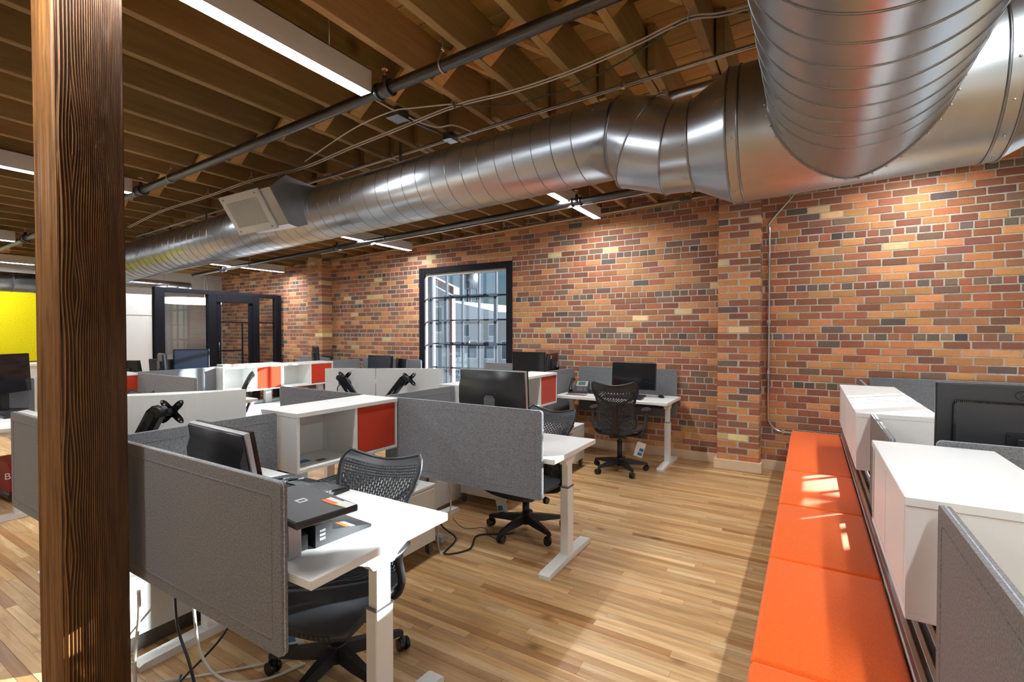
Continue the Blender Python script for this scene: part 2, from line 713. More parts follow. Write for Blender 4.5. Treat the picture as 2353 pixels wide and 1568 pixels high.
bricks = []                        # x0,x1,y0,y1,z0,z1,tone
ncourse = int(ZT / CH)
zoff = 1.407 - CH / 2 - 19 * CH
for k in range(-1, ncourse + 1):
    z0 = zoff + k * CH + J / 2
    z1 = z0 + CH - J
    if z1 < 0.02 or z0 > 3.3:
        continue
    header = (k - 19) % 7 == 0
    step = BL / 2 if header else BL
    off = (0.25 if header else (0.0 if k % 2 else 0.5)) * step
    x = XL - off
    warm = random.uniform(-.12, .12)
    while x < XR:
        a, b = x + J / 2, x + step - J / 2
        x += step * random.uniform(.985, 1.015)
        segs = [(a, b)]
        cuts = [(w[0] - .01, w[1] + .01) for w in WINS if z1 > w[2] - .01 and z0 < w[3] + .01] + [(p[0] - .004, p[1] + .004) for p in PIL]
        for (c0, c1) in cuts:
            nx = []
            for (p, q) in segs:
                if q <= c0 or p >= c1:
                    nx.append((p, q))
                else:
                    if p < c0 - .02:
                        nx.append((p, c0))
                    if q > c1 + .02:
                        nx.append((c1, q))
            segs = nx
        for (p, q) in segs:
            zz = random.uniform(-.0018, .0018)
            bricks.append((p, q, YW + random.uniform(-.003, .003), YW + .05, z0 + zz, z1 + zz, brick_tone(header)))
    for (pa, pb, yf) in PIL:
        w = pb - pa
        cut = [0, .5, 1] if k % 2 else [0, .25, .75, 1]
        for i in range(len(cut) - 1):
            p = pa + cut[i] * w + (J / 2 if i else 0)
            q = pa + cut[i + 1] * w - (J / 2 if i < len(cut) - 2 else 0)
            bricks.append((p, q, yf + random.uniform(-.002, .002), YW + .02, z0, z1, brick_tone(False)))


def brick_rank(b):
    u, v, d = seen_at((b[0] + b[1]) / 2, b[2], (b[4] + b[5]) / 2)
    if not (0 < u < 2353):
        return 0
    top = 470 - .16 * (u - 1699) + 10
    if u > 1835:
        ok = top < v < 868
    elif u > 1570:
        ok = top < v < 1075
    elif u > 1185:
        ok = 520 - .17 * (u - 1185) + 20 < v < 835
    else:
        ok = False
    return (b[1] - b[0]) / d if ok else 0


bricks.sort(key=brick_rank, reverse=True)
bmes = [unit_piece('brick', M['brick'], 0.045, 0.012) for _ in range(6)]
for (x0, x1, y0, y1, z0, z1, t) in bricks[:300]:
    o = bpy.data.objects.new('brick', random.choice(bmes))
    o.location = ((x0 + x1) / 2, (y0 + y1) / 2, (z0 + z1) / 2)
    o.scale = (x1 - x0, y1 - y0, z1 - z0)
    o.color = t
    link(o, wall_back)
mb = MB()
tones = []
for (x0, x1, y0, y1, z0, z1, t) in bricks[300:]:
    c = .0035
    v = [(x0, y1, z0), (x1, y1, z0), (x1, y1, z1), (x0, y1, z1),
         (x0, y0 + c, z0), (x1, y0 + c, z0), (x1, y0 + c, z1), (x0, y0 + c, z1),
         (x0 + c, y0, z0 + c), (x1 - c, y0, z0 + c), (x1 - c, y0, z1 - c), (x0 + c, y0, z1 - c)]
    f = [(8, 9, 10, 11), (4, 5, 9, 8), (5, 6, 10, 9), (6, 7, 11, 10), (7, 4, 8, 11), (0, 1, 5, 4), (1, 2, 6, 5), (2, 3, 7, 6), (3, 0, 4, 7)]
    mb.add(v, f)
    tones += [t] * 9
o = obj('brick_field', mb, M['brick_far'], wall_back)
tone_attr(o.data, tones)
o['kind'] = 'stuff'

# baseboards
BBH = 0.105
bb = MB()
bb.box(-7.33, -.845, YW - .026, YW + .01, 0, BBH, .003)
tag(obj('baseboard_back', bb, M['baseboard']), kind='structure')
bb = MB()
bb.box(-.42, XR, YW - .026, YW + .01, 0, BBH, .003)
tag(obj('baseboard_right_of_pier', bb, M['baseboard']), kind='structure')
bb = MB()
bb.box(-.862, -.403, 5.585 - .03, 5.585 - .004, 0, BBH, .003)
bb.box(-.862, -.838, 5.585 - .004, YW - .01, 0, BBH, .003)
bb.box(-.427, -.403, 5.585 - .004, YW - .01, 0, BBH, .003)
tag(obj('baseboard_pier', bb, M['baseboard']), kind='structure')

# ---- window in the brick wall (and its twin further right, outside the picture)
def steel_window(name, x0, x1, z0, z1, shade):
    yo = YW
    w = MB()
    t = .095
    w.box(x0 - .02, x0 + t, yo - .012, yo + .02, z0 - .05, z1 + .03, .003)
    w.box(x1 - t + .02, x1 + .02, yo - .012, yo + .02, z0 - .05, z1 + .03, .003)
    w.box(x0 + t, x1 - t + .02, yo - .012, yo + .02, z1 - t + .035, z1 + .03, .003)
    w.box(x0 + t, x1 - t + .02, yo - .03, yo + .02, z0 - .05, z0 + .03, .003)
    root = tag(obj(name, w, M['frame_k']), kind='structure')
    g = MB()
    yy = yo + .20
    g.box(x0, x0 + .035, yo + .02, yo + .30, z0, z1)
    g.box(x1 - .035, x1, yo + .02, yo + .30, z0, z1)
    g.box(x0, x1, yo + .02, yo + .30, z1 - .03, z1)
    g.box(x0, x1, yo + .02, yo + .30, z0, z0 + .03)
    obj('reveal', g, M['white_wall'], root)
    cols = [x0 + .06 + (x1 - x0 - .12) * i / 5 for i in range(6)]
    rows = [z0 + .03, .90, 1.275, 1.64, 2.0, z1 - .03]
    b = .011
    for i, c in enumerate(cols):
        m = MB()
        r = .02 if i in (0, 5) else b
        if not shade and i == 3:
            r = .075  # widened in this unseen window to keep sun off the timber post
        m.box(c - r, c + r, yy - .02, yy + .02, rows[0], rows[-1])
        obj('mullion', m, M['frame_k'], root)
    for i, z in enumerate(rows):
        m = MB()
        r = .02 if i in (0, 5) else b
        m.box(cols[0], cols[-1], yy - .022, yy + .022, z - r, z + r)
        obj('glazing_bar', m, M['frame_k'], root)
    m = MB()                      # opening sash, a heavier frame over 3 x 2 panes
    a0, a1, c0, c1, q = cols[1], cols[4], rows[2], rows[4], .024
    for bx in ((a0 - q, a0 + q, c0 - q, c1 + q), (a1 - q, a1 + q, c0 - q, c1 + q), (a0 - q, a1 + q, c0 - q, c0 + q), (a0 - q, a1 + q, c1 - q, c1 + q)):
        m.box(bx[0], bx[1], yy - .045, yy - .012, bx[2], bx[3])
    s = obj('opening_sash', m, M['frame_k'], root)
    h = MB()
    h.box((a0 + a1) / 2 - .012, (a0 + a1) / 2 + .012, yy - .075, yy - .04, c0 - .01, c0 + .05, .003)
    obj('latch', h, M['dark_steel'], s)
    for i in range(5):
        for j in range(5):
            p = MB()
            p.box(cols[i], cols[i + 1], yy - .002, yy + .002, rows[j], rows[j + 1])
            obj('pane', p, M['glass'], root)
    if shade:
        m = MB()
        m.cyl((x0 + .09, yo + .075, z1 - .075), (x1 - .06, yo + .075, z1 - .075), .022, 12)
        rr = obj('shade_roller', m, M['white_metal'], root)
        m = MB()
        m.box(x0 + .12, x1 - .115, yo + .07, yo + .0715, z0 + .06, z1 - .08)
        obj('shade_cloth', m, M['shade'], rr)
        m = MB()
        m.box(x0 + .12, x1 - .115, yo + .062, yo + .08, z0 + .04, z0 + .065)
        obj('shade_bar', m, M['dark_steel'], rr)
    return root


steel_window('window_1', *WINS[0], True)
steel_window('window_2', *WINS[1], False)

# ---- other walls
m = MB()
m.box(XL - .25, XL, YF - .3, YW + .3, -.1, 3.3)
tag(obj('wall_left', m, M['grey_wall']), kind='structure')
m = MB()
m.box(XL - .3, XR + .3, YF - .25, YF, -.1, 3.45)
tag(obj('wall_front', m, M['white_wall']), kind='structure')
m = MB()
RW = [(-1.9, -.3, .9, 2.5), (1.0, 2.6, .9, 2.5)]
ys = YF - .3
for (a, b, z0, z1) in RW:
    m.box(XR, XR + .25, ys, a, -.1, 3.5)
    m.box(XR, XR + .25, a, b, -.1, z0)
    m.box(XR, XR + .25, a, b, z1, 3.5)
    ys = b
m.box(XR, XR + .25, ys, YW + .3, -.1, 3.5)
tag(obj('wall_right', m, M['white_wall']), kind='structure')
for i, (a, b, z0, z1) in enumerate(RW):
    m = MB()
    for k in range(4):
        yy = a + (b - a) * k / 3
        m.box(XR + .10, XR + .14, yy - .02, yy + .02, z0, z1)
    for k in range(4):
        zz = z0 + (z1 - z0) * k / 3
        m.box(XR + .10, XR + .14, a, b, zz - .02, zz + .02)
    w = tag(obj('window_%d' % (i + 3), m, M['frame_k']), kind='structure')
    m = MB()
    m.box(XR + .118, XR + .122, a, b, z0, z1)
    obj('pane', m, M['glass'], w)

# ---- ceiling: joists, bridging, deck planks under a roof
JD, JT, ZJ = 0.265, 0.048, 3.02


def slab(x0, x1, y0, y1, za, zb):
    """box following the roof slope, za/zb heights at x = 0"""
    v = []
    for x in (x0, x1):
        for yv in (y0, y1):
            for z in (za, zb):
                v.append((x, yv, zr(z, x)))
    return v, [(0, 1, 3, 2), (4, 6, 7, 5), (0, 4, 5, 1), (2, 3, 7, 6), (0, 2, 6, 4), (1, 5, 7, 3)]


m = MB()
m.add(*slab(XL - .3, XR + .3, YF - .3, YW + .4, ZJ + JD + .026, ZJ + JD + .12))
ceiling = tag(obj('ceiling', m, M['roof']), kind='structure')


def wood_tone(c, j=.12):
    k = random.uniform(1 - j, 1 + j)
    t = lin(*[min(255, q * k * random.uniform(.97, 1.03)) for q in c])
    return t


DW = 0.172
yv = YF
while yv < YW + .02:
    x = XL - random.uniform(0, 2.5)
    while x < XR:
        ln = random.uniform(2.6, 4.2)
        x1 = min(x + ln, XR + .1)
        m = MB()
        g = random.choice((.003, .004, .006, .010))
        z = random.uniform(-.003, .002)
        m.add(*slab(max(x, XL - .1), x1, yv + g / 2, yv + DW - g / 2, ZJ + JD + z, ZJ + JD + .024))
        o = obj('deck_plank', m, M['deck'], ceiling)
        b = random.random()
        o.color = wood_tone((208, 176, 108) if b < .66 else (192, 156, 90) if b < .9 else (120, 94, 58), .08)
        x = x1
        if x1 >= XR:
            break
    yv += DW

SPJ = 0.3645
jx = []
x = -1.534 + 18 * SPJ
while x > XL:
    if x < XR:
        jx.append(x)
    x -= SPJ
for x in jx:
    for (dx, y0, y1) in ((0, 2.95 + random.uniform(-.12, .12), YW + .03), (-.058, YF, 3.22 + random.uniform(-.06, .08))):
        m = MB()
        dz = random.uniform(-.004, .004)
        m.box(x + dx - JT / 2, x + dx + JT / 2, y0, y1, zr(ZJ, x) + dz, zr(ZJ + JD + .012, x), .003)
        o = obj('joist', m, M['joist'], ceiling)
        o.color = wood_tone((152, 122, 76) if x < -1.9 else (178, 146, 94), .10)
# cross bridging between the joists
for i in range(len(jx) - 1):
    xa, xb = jx[i + 1] + (-.058 + JT / 2), jx[i] - .058 - JT / 2
    yb = 2.30 + random.uniform(-.06, .06)
    for (k, z0, z1) in ((0, ZJ + .015, ZJ + JD - .03), (1, ZJ + JD - .03, ZJ + .015)):
        a = Vector((xa, yb + (.052 if k else -.052), zr(z0, xa)))
        b = Vector((xb, yb + (.052 if k else -.052), zr(z1, xb)))
        d = (b - a).normalized()
        n = Vector((0, 1, 0))
        t = d.cross(n)
        m = MB()
        v = []
        for p in (a - d * .004, b + d * .004):
            for sy in (-1, 1):
                for st in (-1, 1):
                    v.append(p + n * (.045 * sy) + t * (.013 * st))
        m.add(v, [(0, 1, 3, 2), (4, 6, 7, 5), (0, 4, 5, 1), (2, 3, 7, 6), (0, 2, 6, 4), (1, 5, 7, 3)])
        o = obj('bridging_strut', m, M['joist'], ceiling)
        o.color = wood_tone((204, 160, 98), .10)
# ledger on the brick wall
m = MB()
m.add(*slab(-7.3, -.86, YW - .045, YW + .012, ZJ - .045, ZJ - .002))
o = tag(obj('trim_ledger', m, M['joist']), kind='structure')
o.color = wood_tone((186, 138, 84), .02)

# ---- outside
m = MB()
m.box(-60, 40, YW + .4, 70, -4.2, -4.0)
tag(obj('ground_outside', m, M['asphalt']), kind='structure')


def far_building(label, name, x0, x1, y0, y1, z1, mat, roof, wins, gable=None):
    t = thing(name, label, 'building', ((x0 + x1) / 2, y0, -4))
    m = MB()
    if gable:
        m.prism([(x0, -4), (x1, -4), (x1, z1), (x0, gable)], y0, y1, 'y')
    else:
        m.box(x0, x1, y0, y1, -4, z1)
    obj('wall', m, mat, t)
    m = MB()
    if gable:
        m.prism([(x0 - .2, gable + .02), (x1 + .3, z1 + .02), (x1 + .3, z1 + .3), (x0 - .2, gable + .3)], y0 - .25, y1, 'y')
    else:
        m.prism([(x0 - .3, z1), (x1 + .3, z1), (x1 + .3, z1 + .1), (-18.7, z1 + .6), (-23.5, z1 + 1.6), (x0 - .3, z1 + 1.8)], y0 - .2, y1, 'y')
    obj('roof', m, roof, t)
    if gable:
        m = MB()
        m.box(x1 - .1, x1 + .06, y0 - .06, y1 + .04, -4, z1)
        obj('corner_trim', m, M['rust'], t)
    for (a, b, c, d) in wins:
        m = MB()
        m.box(a - .08, b + .08, y0 - .05, y0 + .01, c - .08, d + .08)
        f = obj('window', m, M['snow'], t)
        m = MB()
        m.box(a, b, y0 - .07, y0 - .045, c, d)
        obj('pane', m, M['pane_far'], f)
    return t


far_building('rust and pale clapboard building with sloping roof seen at left of window', 'clapboard_building', -20.5, -12.7, 16, 16.12, 3.0, M['siding'], M['rust'],
             [(-13.9, -13.2, -.6, .9), (-13.9, -13.2, 1.5, 2.5), (-15.2, -14.5, -.6, .9)], 6.6)
far_building('white apartment building with white roof seen through window', 'white_building', -25.5, -8, 29, 40, 2.3, M['siding'], M['snow'],
             [(-23 + 1.5 * i, -22.2 + 1.5 * i, zz, zz + 1.2) for i in range(7) for zz in (-2.6, -.4)] + [(-19.6, -19.0, 1.2, 2.0), (-22.0, -21.4, 1.2, 2.0)])
t = thing('water_tower', 'dark water tower against the sky behind white roof', 'tower', (-31, 42, -4))
m = MB()
m.cyl((-31, 42, 6.1), (-31, 42, 8.2), 1.0, 18)
m.cyl((-31, 42, 8.2), (-31, 42, 8.9), 1.05, 18, .1)
obj('tank', m, M['dark_steel'], t)
for sx in (-1, 1):
    for sy in (-1, 1):
        m = MB()
        m.cyl((-31 + sx * .75, 42 + sy * .75, -4), (-31 + sx * .6, 42 + sy * .6, 6.1), .1, 8)
        obj('leg', m, M['dark_steel'], t)

# ---- timber post in the foreground
def timber_post(x0, x1, y0, y1, z1):
    NY, NZ = 150, 170
    rnd = random.Random(3)
    knots = [(.20, 2.14, .16, 1.0), (.22, 1.60, .11, .8), (.74, 1.96, .10, -.6), (.12, .98, .14, .8), (.10, .66, .10, .6), (.72, 1.27, .06, .5)]

    def bend(s, z):
        q = s
        for (ks, kz, kr, ka) in knots:
            q -= ka * .10 * math.exp(-((z - kz) / kr) ** 2) * math.exp(-((s - ks) / .25) ** 2) * (1 if s > ks else -.6)
        return q + .006 * math.sin(z * 3.1) + .004 * math.sin(z * 7.7 + s * 3)

    def ridge(s, z):
        q = bend(s, z)
        ph = (14 * q + 16 * q * q) * 2 * PI
        d = .5 + .5 * math.cos(ph)
        amp = .0075 * (1.0 - .5 * q)
        return amp * d ** 1.6

    m = MB()
    w, dpt = y1 - y0, x1 - x0
    # ridged face (+x)

    def face_px(s, v):
        z = v * z1
        e = .006 * math.exp(-(s / .03) ** 2) + .004 * math.exp(-((1 - s) / .02) ** 2)
        return (x1 - .0045 + ridge(s, z) - e - .003 * (math.sin(z * 5) * math.exp(-(s / .05) ** 2)), y0 + s * w, z)

    def face_my(s, v):            # smoother face (-y), s runs from the far edge to the shared edge
        z = v * z1
        n = .0016 * math.sin(s * 41 + 2 * math.sin(z * 2.3)) + .0012 * math.sin(s * 23 + z * 3)
        chk = -.011 * math.exp(-((s - .90 - .012 * math.sin(z * 2.2)) / .012) ** 2)
        e = .006 * math.exp(-((1 - s) / .03) ** 2)
        kn = 0
        for (kz, kx, kr) in ((2.42, .60, .035), (1.52, .5, .05), (2.2, .55, .04), (.93, .75, .05), (.47, .8, .05)):
            kn += .004 * math.exp(-((z - kz) / kr) ** 2 - ((s - kx) / .14) ** 2)
        return (x0 + s * dpt - .0045 * (s > .999), y0 - n - chk + e - kn, z)

    m.grid(face_px, NY, NZ)
    m.grid(face_my, 60, NZ)
    m.grid(lambda s, v: (x0 + (1 - s) * (dpt - .0045), y1, v * z1), 1, 2)
    m.grid(lambda s, v: (x0, y0 + (1 - s) * w, v * z1), 1, 2)
    # ring colour follows ridge height: pale ribs, shade painted dark into the grooves
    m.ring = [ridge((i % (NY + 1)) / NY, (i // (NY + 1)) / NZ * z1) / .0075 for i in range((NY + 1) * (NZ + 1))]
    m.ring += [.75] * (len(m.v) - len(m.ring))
    return m


def post_mat():
    m, nt, b = nodes('old_fir')
    L = nt.links.new
    g = N(nt, 'ShaderNodeNewGeometry')
    mp = N(nt, 'ShaderNodeMapping')
    mp.inputs['Scale'].default_value = (1, 1, .06)
    L(g.outputs['Position'], mp.inputs['Vector'])
    nz = N(nt, 'ShaderNodeTexNoise', Scale=60.0, Detail=5.0, Roughness=.6)
    L(mp.outputs['Vector'], nz.inputs['Vector'])
    n2 = N(nt, 'ShaderNodeTexNoise', Scale=5.0, Detail=3.0)
    L(g.outputs['Position'], n2.inputs['Vector'])
    cr = N(nt, 'ShaderNodeValToRGB')
    cr.color_ramp.elements[0].position = .3
    cr.color_ramp.elements[0].color = lin(104, 66, 28)
    cr.color_ramp.elements[1].position = .72
    cr.color_ramp.elements[1].color = lin(168, 118, 62)
    L(nz.outputs['Fac'], cr.inputs['Fac'])
    mx = N(nt, 'ShaderNodeMix', data_type='RGBA', blend_type='MULTIPLY')
    mx.inputs[7].default_value = (.72, .62, .5, 1)
    L(n2.outputs['Fac'], mx.inputs[0])
    L(cr.outputs['Color'], mx.inputs[6])
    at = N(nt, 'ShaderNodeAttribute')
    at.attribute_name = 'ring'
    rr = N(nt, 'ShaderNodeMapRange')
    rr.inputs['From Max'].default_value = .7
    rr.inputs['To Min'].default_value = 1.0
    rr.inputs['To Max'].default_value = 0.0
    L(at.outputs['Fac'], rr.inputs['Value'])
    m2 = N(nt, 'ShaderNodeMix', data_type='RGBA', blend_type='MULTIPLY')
    m2.inputs[7].default_value = (.20, .15, .10, 1)  # groove shade painted in, multiplied where the ridge is low
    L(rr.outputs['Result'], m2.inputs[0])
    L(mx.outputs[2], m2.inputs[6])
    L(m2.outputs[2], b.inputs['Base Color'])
    b.inputs['Roughness'].default_value = .55
    bp = N(nt, 'ShaderNodeBump', Strength=.3, Distance=.002)
    L(nz.outputs['Fac'], bp.inputs['Height'])
    L(bp.outputs['Normal'], b.inputs['Normal'])
    return m


PX0, PX1, PY0, PY1 = -2.445, -2.214, .622, .817
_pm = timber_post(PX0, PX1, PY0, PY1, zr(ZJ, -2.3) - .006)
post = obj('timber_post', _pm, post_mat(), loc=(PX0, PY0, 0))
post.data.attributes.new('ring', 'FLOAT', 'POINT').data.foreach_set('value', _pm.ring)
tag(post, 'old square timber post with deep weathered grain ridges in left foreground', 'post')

# ================================================================== OVERHEAD: lights, ducts, pipes
# ---- linear LED fixtures hung along y
def led_fixture(x, y0, y1, label):
    w, h = .085, .125
    zb = zr(2.885, x)
    t = thing('linear_light', label, 'light fixture', (x, (y0 + y1) / 2, zb), 0, 'linear lights under the joists')
    m = MB()
    m.box(x - w / 2, x - w / 2 + .004, y0, y1, zb, zb + h)
    m.box(x + w / 2 - .004, x + w / 2, y0, y1, zb, zb + h)
    m.box(x - w / 2, x + w / 2, y0, y1, zb + h - .004, zb + h)
    m.box(x - w / 2 + .004, x + w / 2 - .004, y0, y0 + .004, zb, zb + h - .004)
    m.box(x - w / 2 + .004, x + w / 2 - .004, y1 - .004, y1, zb, zb + h - .004)
    obj('housing', m, M['white_metal'], t)
    m = MB()
    m.box(x - w / 2 + .0045, x + w / 2 - .0045, y0 + .0045, y1 - .0045, zb + .001, zb + .008)
    obj('diffuser', m, M['led'], t)
    for yy in (y0 + .25, y1 - .25):
        m = MB()
        m.cyl((x, yy, zb + h), (x, yy, zb + h + .32), .0035, 6)
        obj('hanger_rod', m, M['steel'], t)
    return t


LX = [.82, -2.165, -5.19, -8.42]
led_fixture(LX[1], -.55, 1.955, 'long linear light nearest the camera ending at the black sprinkler pipe')
led_fixture(LX[1], 3.35, 5.50, 'linear light right of the window whose end passes out beyond the round duct')
led_fixture(LX[2], -.55, 1.955, 'linear light high at left partly hidden by the timber post')
led_fixture(LX[2], 3.35, 5.53, 'linear light just left of the window under the round duct')
led_fixture(LX[3], -.55, 1.955, 'far linear light at the left edge above the yellow panel')
led_fixture(LX[3], 3.35, 5.57, 'far linear light above the black framed glass room')
led_fixture(LX[0], -.55, 1.95, 'linear light over the right hand desks near the camera')
led_fixture(LX[0], 3.6, 5.50, 'linear light over the right hand desks near the brick wall')
led_fixture(-10.35, .4, 2.62, 'lowest linear light at the left edge beside the white duct')
led_fixture(3.3, -.55, 1.95, 'linear light furthest right behind the camera')  # unseen repeat of the fixtures, kept for the light it gives

# ---- main supply duct
def helix(x0, x1, yc, zc, r, pitch, n=44, axis='x', rib=.0035, slope=SL, ph=0.0):
    turns = abs(x1 - x0) / pitch
    k = int(turns * n)
    path = []
    for i in range(k + 1):
        a = 2 * PI * i / n + ph
        x = x0 + (x1 - x0) * i / k
        if axis == 'x':
            path.append((x, yc + r * math.cos(a), zr(zc, x) + r * math.sin(a)))
        else:
            path.append((yc + r * math.cos(a), x, zc + r * math.sin(a)))
    m = MB()
    m.tube(path, rib, 4)
    return m


def ring(x, yc, zc, r, rib, n=48, lean=0.0):
    return [(x + lean * math.sin(2 * PI * i / n), yc + r * math.cos(2 * PI * i / n), zc + r * math.sin(2 * PI * i / n)) for i in range(n)]


DY, DZ, DR = 2.815, 2.635, 0.226
DZ2, DY2, TR = 2.447, 2.70, 0.322
JX0, JX1 = -.965, -.62
duct = thing('air_duct', 'large galvanised spiral duct with elbow and tee crossing the ceiling', 'duct', (-4, DY, 2.2))
m = MB()
m.tube([(-9.9, DY, zr(DZ, -9.9)), (JX0, DY, zr(DZ, JX0))], DR, 64)
obj('spiral_pipe', m, M['galv'], duct)
obj('spiral_seam', helix(-9.9, JX0 - .10, DY, DZ, DR, .133), M['galv_seam'], duct)
# offset: three gores
sec = [(JX0, DY, zr(DZ, JX0)), (JX0 + .015, DY, zr(DZ, JX0) - .001), (JX1 - .02, DY2 + .02, zr(DZ2, JX1) + .008), (JX1, DY2, zr(DZ2, JX1)), (-.525, DY2, zr(DZ2, -.525))]


def sect(p, lean, r, n=56):
    """ring around p in a plane leaning by the angle lean (about y)"""
    out = []
    for i in range(n):
        a = 2 * PI * i / n
        yv, zv = r * math.cos(a), r * math.sin(a)
        out.append((p[0] - math.tan(lean) * zv, p[1] + yv, p[2] + zv))
    return out


def loft(rings):
    m = MB()
    n = len(rings[0])
    for q in rings:
        m.v += q
    for k in range(len(rings) - 1):
        for i in range(n):
            j = (i + 1) % n
            m.f.append((k * n + i, k * n + j, (k + 1) * n + j, (k + 1) * n + i))
            m.sm.append(True)
    return m


g0, g1, g2 = R(-10), R(-30), R(-12)
pA = (JX0, DY, zr(DZ, JX0))
pC = (JX1 - .02, DY2 + .012, zr(DZ2, JX1) + .012)
pB = tuple(a_ + (b_ - a_) * .45 for a_, b_ in zip(pA, pC))
pD = (-.52, DY2, zr(DZ2, -.52))
gores = [(pA, R(-9), pB, R(-31)), (pB, R(-31), pC, R(-11)), (pC, R(-11), pD, 0)]
for (a, la, b, lb) in gores:
    obj('elbow_gore', loft([sect(a, la, DR), sect(b, lb, DR)]), M['galv'], duct)
for (p, l) in ((pA, R(-9)), (pB, R(-31)), (pC, R(-11)), (pD, 0)):
    m = MB()
    m.tube(sect(p, l, DR + .001), .0055, 6, closed=True)
    obj('standing_seam', m, M['galv_seam'], duct)
# reducer, tee body, branch
TX0, TX1, BX, BR = -.335, .645, .155, .316
obj('reducer', loft([sect((-.52, DY2, zr(DZ2, -.52)), 0, DR), sect((TX0, DY2, zr(DZ2, TX0)), 0, TR)]), M['galv'], duct)
m = MB()
n = 96
NX = 60
TZ = zr(DZ2, BX)


def tee_keep(i, j):
    # faces of the main body swallowed by the branch mouth are left out
    a = 2 * PI * (j + .5) / n
    x = TX0 + (TX1 - TX0) * (i + .5) / NX
    yv, zv = TR * math.cos(a), TR * math.sin(a)
    return not (yv < 0 and (x - BX) ** 2 + zv ** 2 < (BR - .02) ** 2)


m.grid(lambda u, v: (TX0 + (TX1 - TX0) * u, DY2 + TR * math.cos(2 * PI * v), zr(DZ2, TX0 + (TX1 - TX0) * u) + TR * math.sin(2 * PI * v)), NX, n, True, tee_keep)
obj('tee_body', m, M['galv_dull'], duct)
m = MB()                          # branch: comes towards the camera and ends on the main body
NB = 96


def branch_end(a, rr=BR):
    z = rr * math.sin(a)
    return DY2 - math.sqrt(max(TR * TR - z * z, 0.0))


def branch_pt(u, v):
    a = 2 * PI * u
    ye = branch_end(a)
    return (BX + BR * math.cos(a), -1.6 + (ye + 1.6) * v, TZ + BR * math.sin(a))


m.grid(branch_pt, NB, 8)
obj('branch_pipe', m, M['galv'], duct)
m = MB()
m.tube([(BX + (BR + .002) * math.cos(2 * PI * i / 96), branch_end(2 * PI * i / 96) - .004, TZ + (BR + .002) * math.sin(2 * PI * i / 96)) for i in range(96)], .005, 6, closed=True)
obj('branch_seam', m, M['galv_seam'], duct)
obj('branch_spiral_seam', helix(-1.6, DY2 - TR - .06, BX, TZ, BR, .128, 60, 'y'), M['galv_seam'], duct)
for x in (TX0, TX0 + .05, TX1 - .05, TX1):
    m = MB()
    m.tube(ring(x, DY2, zr(DZ2, x), TR + .001, .006, 72), .0055, 6, closed=True)
    obj('standing_seam', m, M['galv_seam'], duct)
obj('reducer', loft([sect((TX1, DY2, zr(DZ2, TX1)), 0, TR), sect((TX1 + .19, DY2, zr(DZ2, TX1 + .19)), 0, DR)]), M['galv'], duct)
m = MB()
m.tube([(TX1 + .19, DY2, zr(DZ2, TX1 + .19)), (XR - .05, DY2, zr(DZ2, XR))], DR, 48)
obj('spiral_pipe', m, M['galv'], duct)
for i in range(22):               # screw heads round the branch joint and along the tee
    a = PI * (1.0 + (i + .5) / 22)
    p = Vector((BX + (BR + .012) * math.cos(a), branch_end(a) - .012, TZ + (BR + .012) * math.sin(a)))
    m = MB()
    m.ball(p, .0045, .0045, .0045, 6, 4)
    obj('screw', m, M['steel'], duct)
for (x, a) in [(TX0 + .025, q) for q in (200, 225, 250, 275, 300)] + [(TX1 - .025, q) for q in (190, 215, 240, 265, 290)] + [(-.54, q) for q in (195, 240, 280)]:
    rr = (DR if x < -.5 else TR) + .002
    m = MB()
    m.ball((x, DY2 + rr * math.cos(R(a)), zr(DZ2, x) + rr * math.sin(R(a))), .005, .005, .005, 6, 4)
    obj('screw', m, M['steel'], duct)
# hanging straps
for x in (-2.73, -5.6, -8.3):
    m = MB()
    m.box(x - .014, x + .014, DY - .012, DY - .008, zr(DZ + DR - .01, x), zr(ZJ + .12, x))
    obj('strap', m, M['dark_steel'], duct)
# side register
reg = Vector((-3.90, DY - DR, zr(DZ, -3.90)))
m = MB()
hw = .27
prof = [(DY - .10, .205), (DY - DR - .16, .235), (DY - DR - .30, .105), (DY - DR - .135, -.155), (DY - DR - .05, -.165), (DY - DR + .03, -.13), (DY - .10, -.12)]
zc = zr(DZ, -3.90)
m.prism([(p[0], zc + p[1]) for p in prof][::-1], -3.90 - hw, -3.90 + hw, 'x')
rg = obj('register_box', m, M['galv_dull'], duct)
A = Vector((-3.90, DY - DR - .30, zc + .105))
B = Vector((-3.90, DY - DR - .135, zc - .155))
dn = (B - A).normalized()
nn = Vector((0, dn.z, -dn.y))
if nn.y > 0:
    nn = -nn
fl = (B - A).length
m = MB()
fx = Matrix((((1, 0, 0, 0)), ((0, dn.y, nn.y, A.y)), ((0, dn.z, nn.z, A.z)), ((0, 0, 0, 1))))


def fbox(mb, x0, x1, s0, s1, d0, d1):
    mb.box(x0 - 4.06, x1 - 4.06, s0, s1, d0, d1, 0, fx)


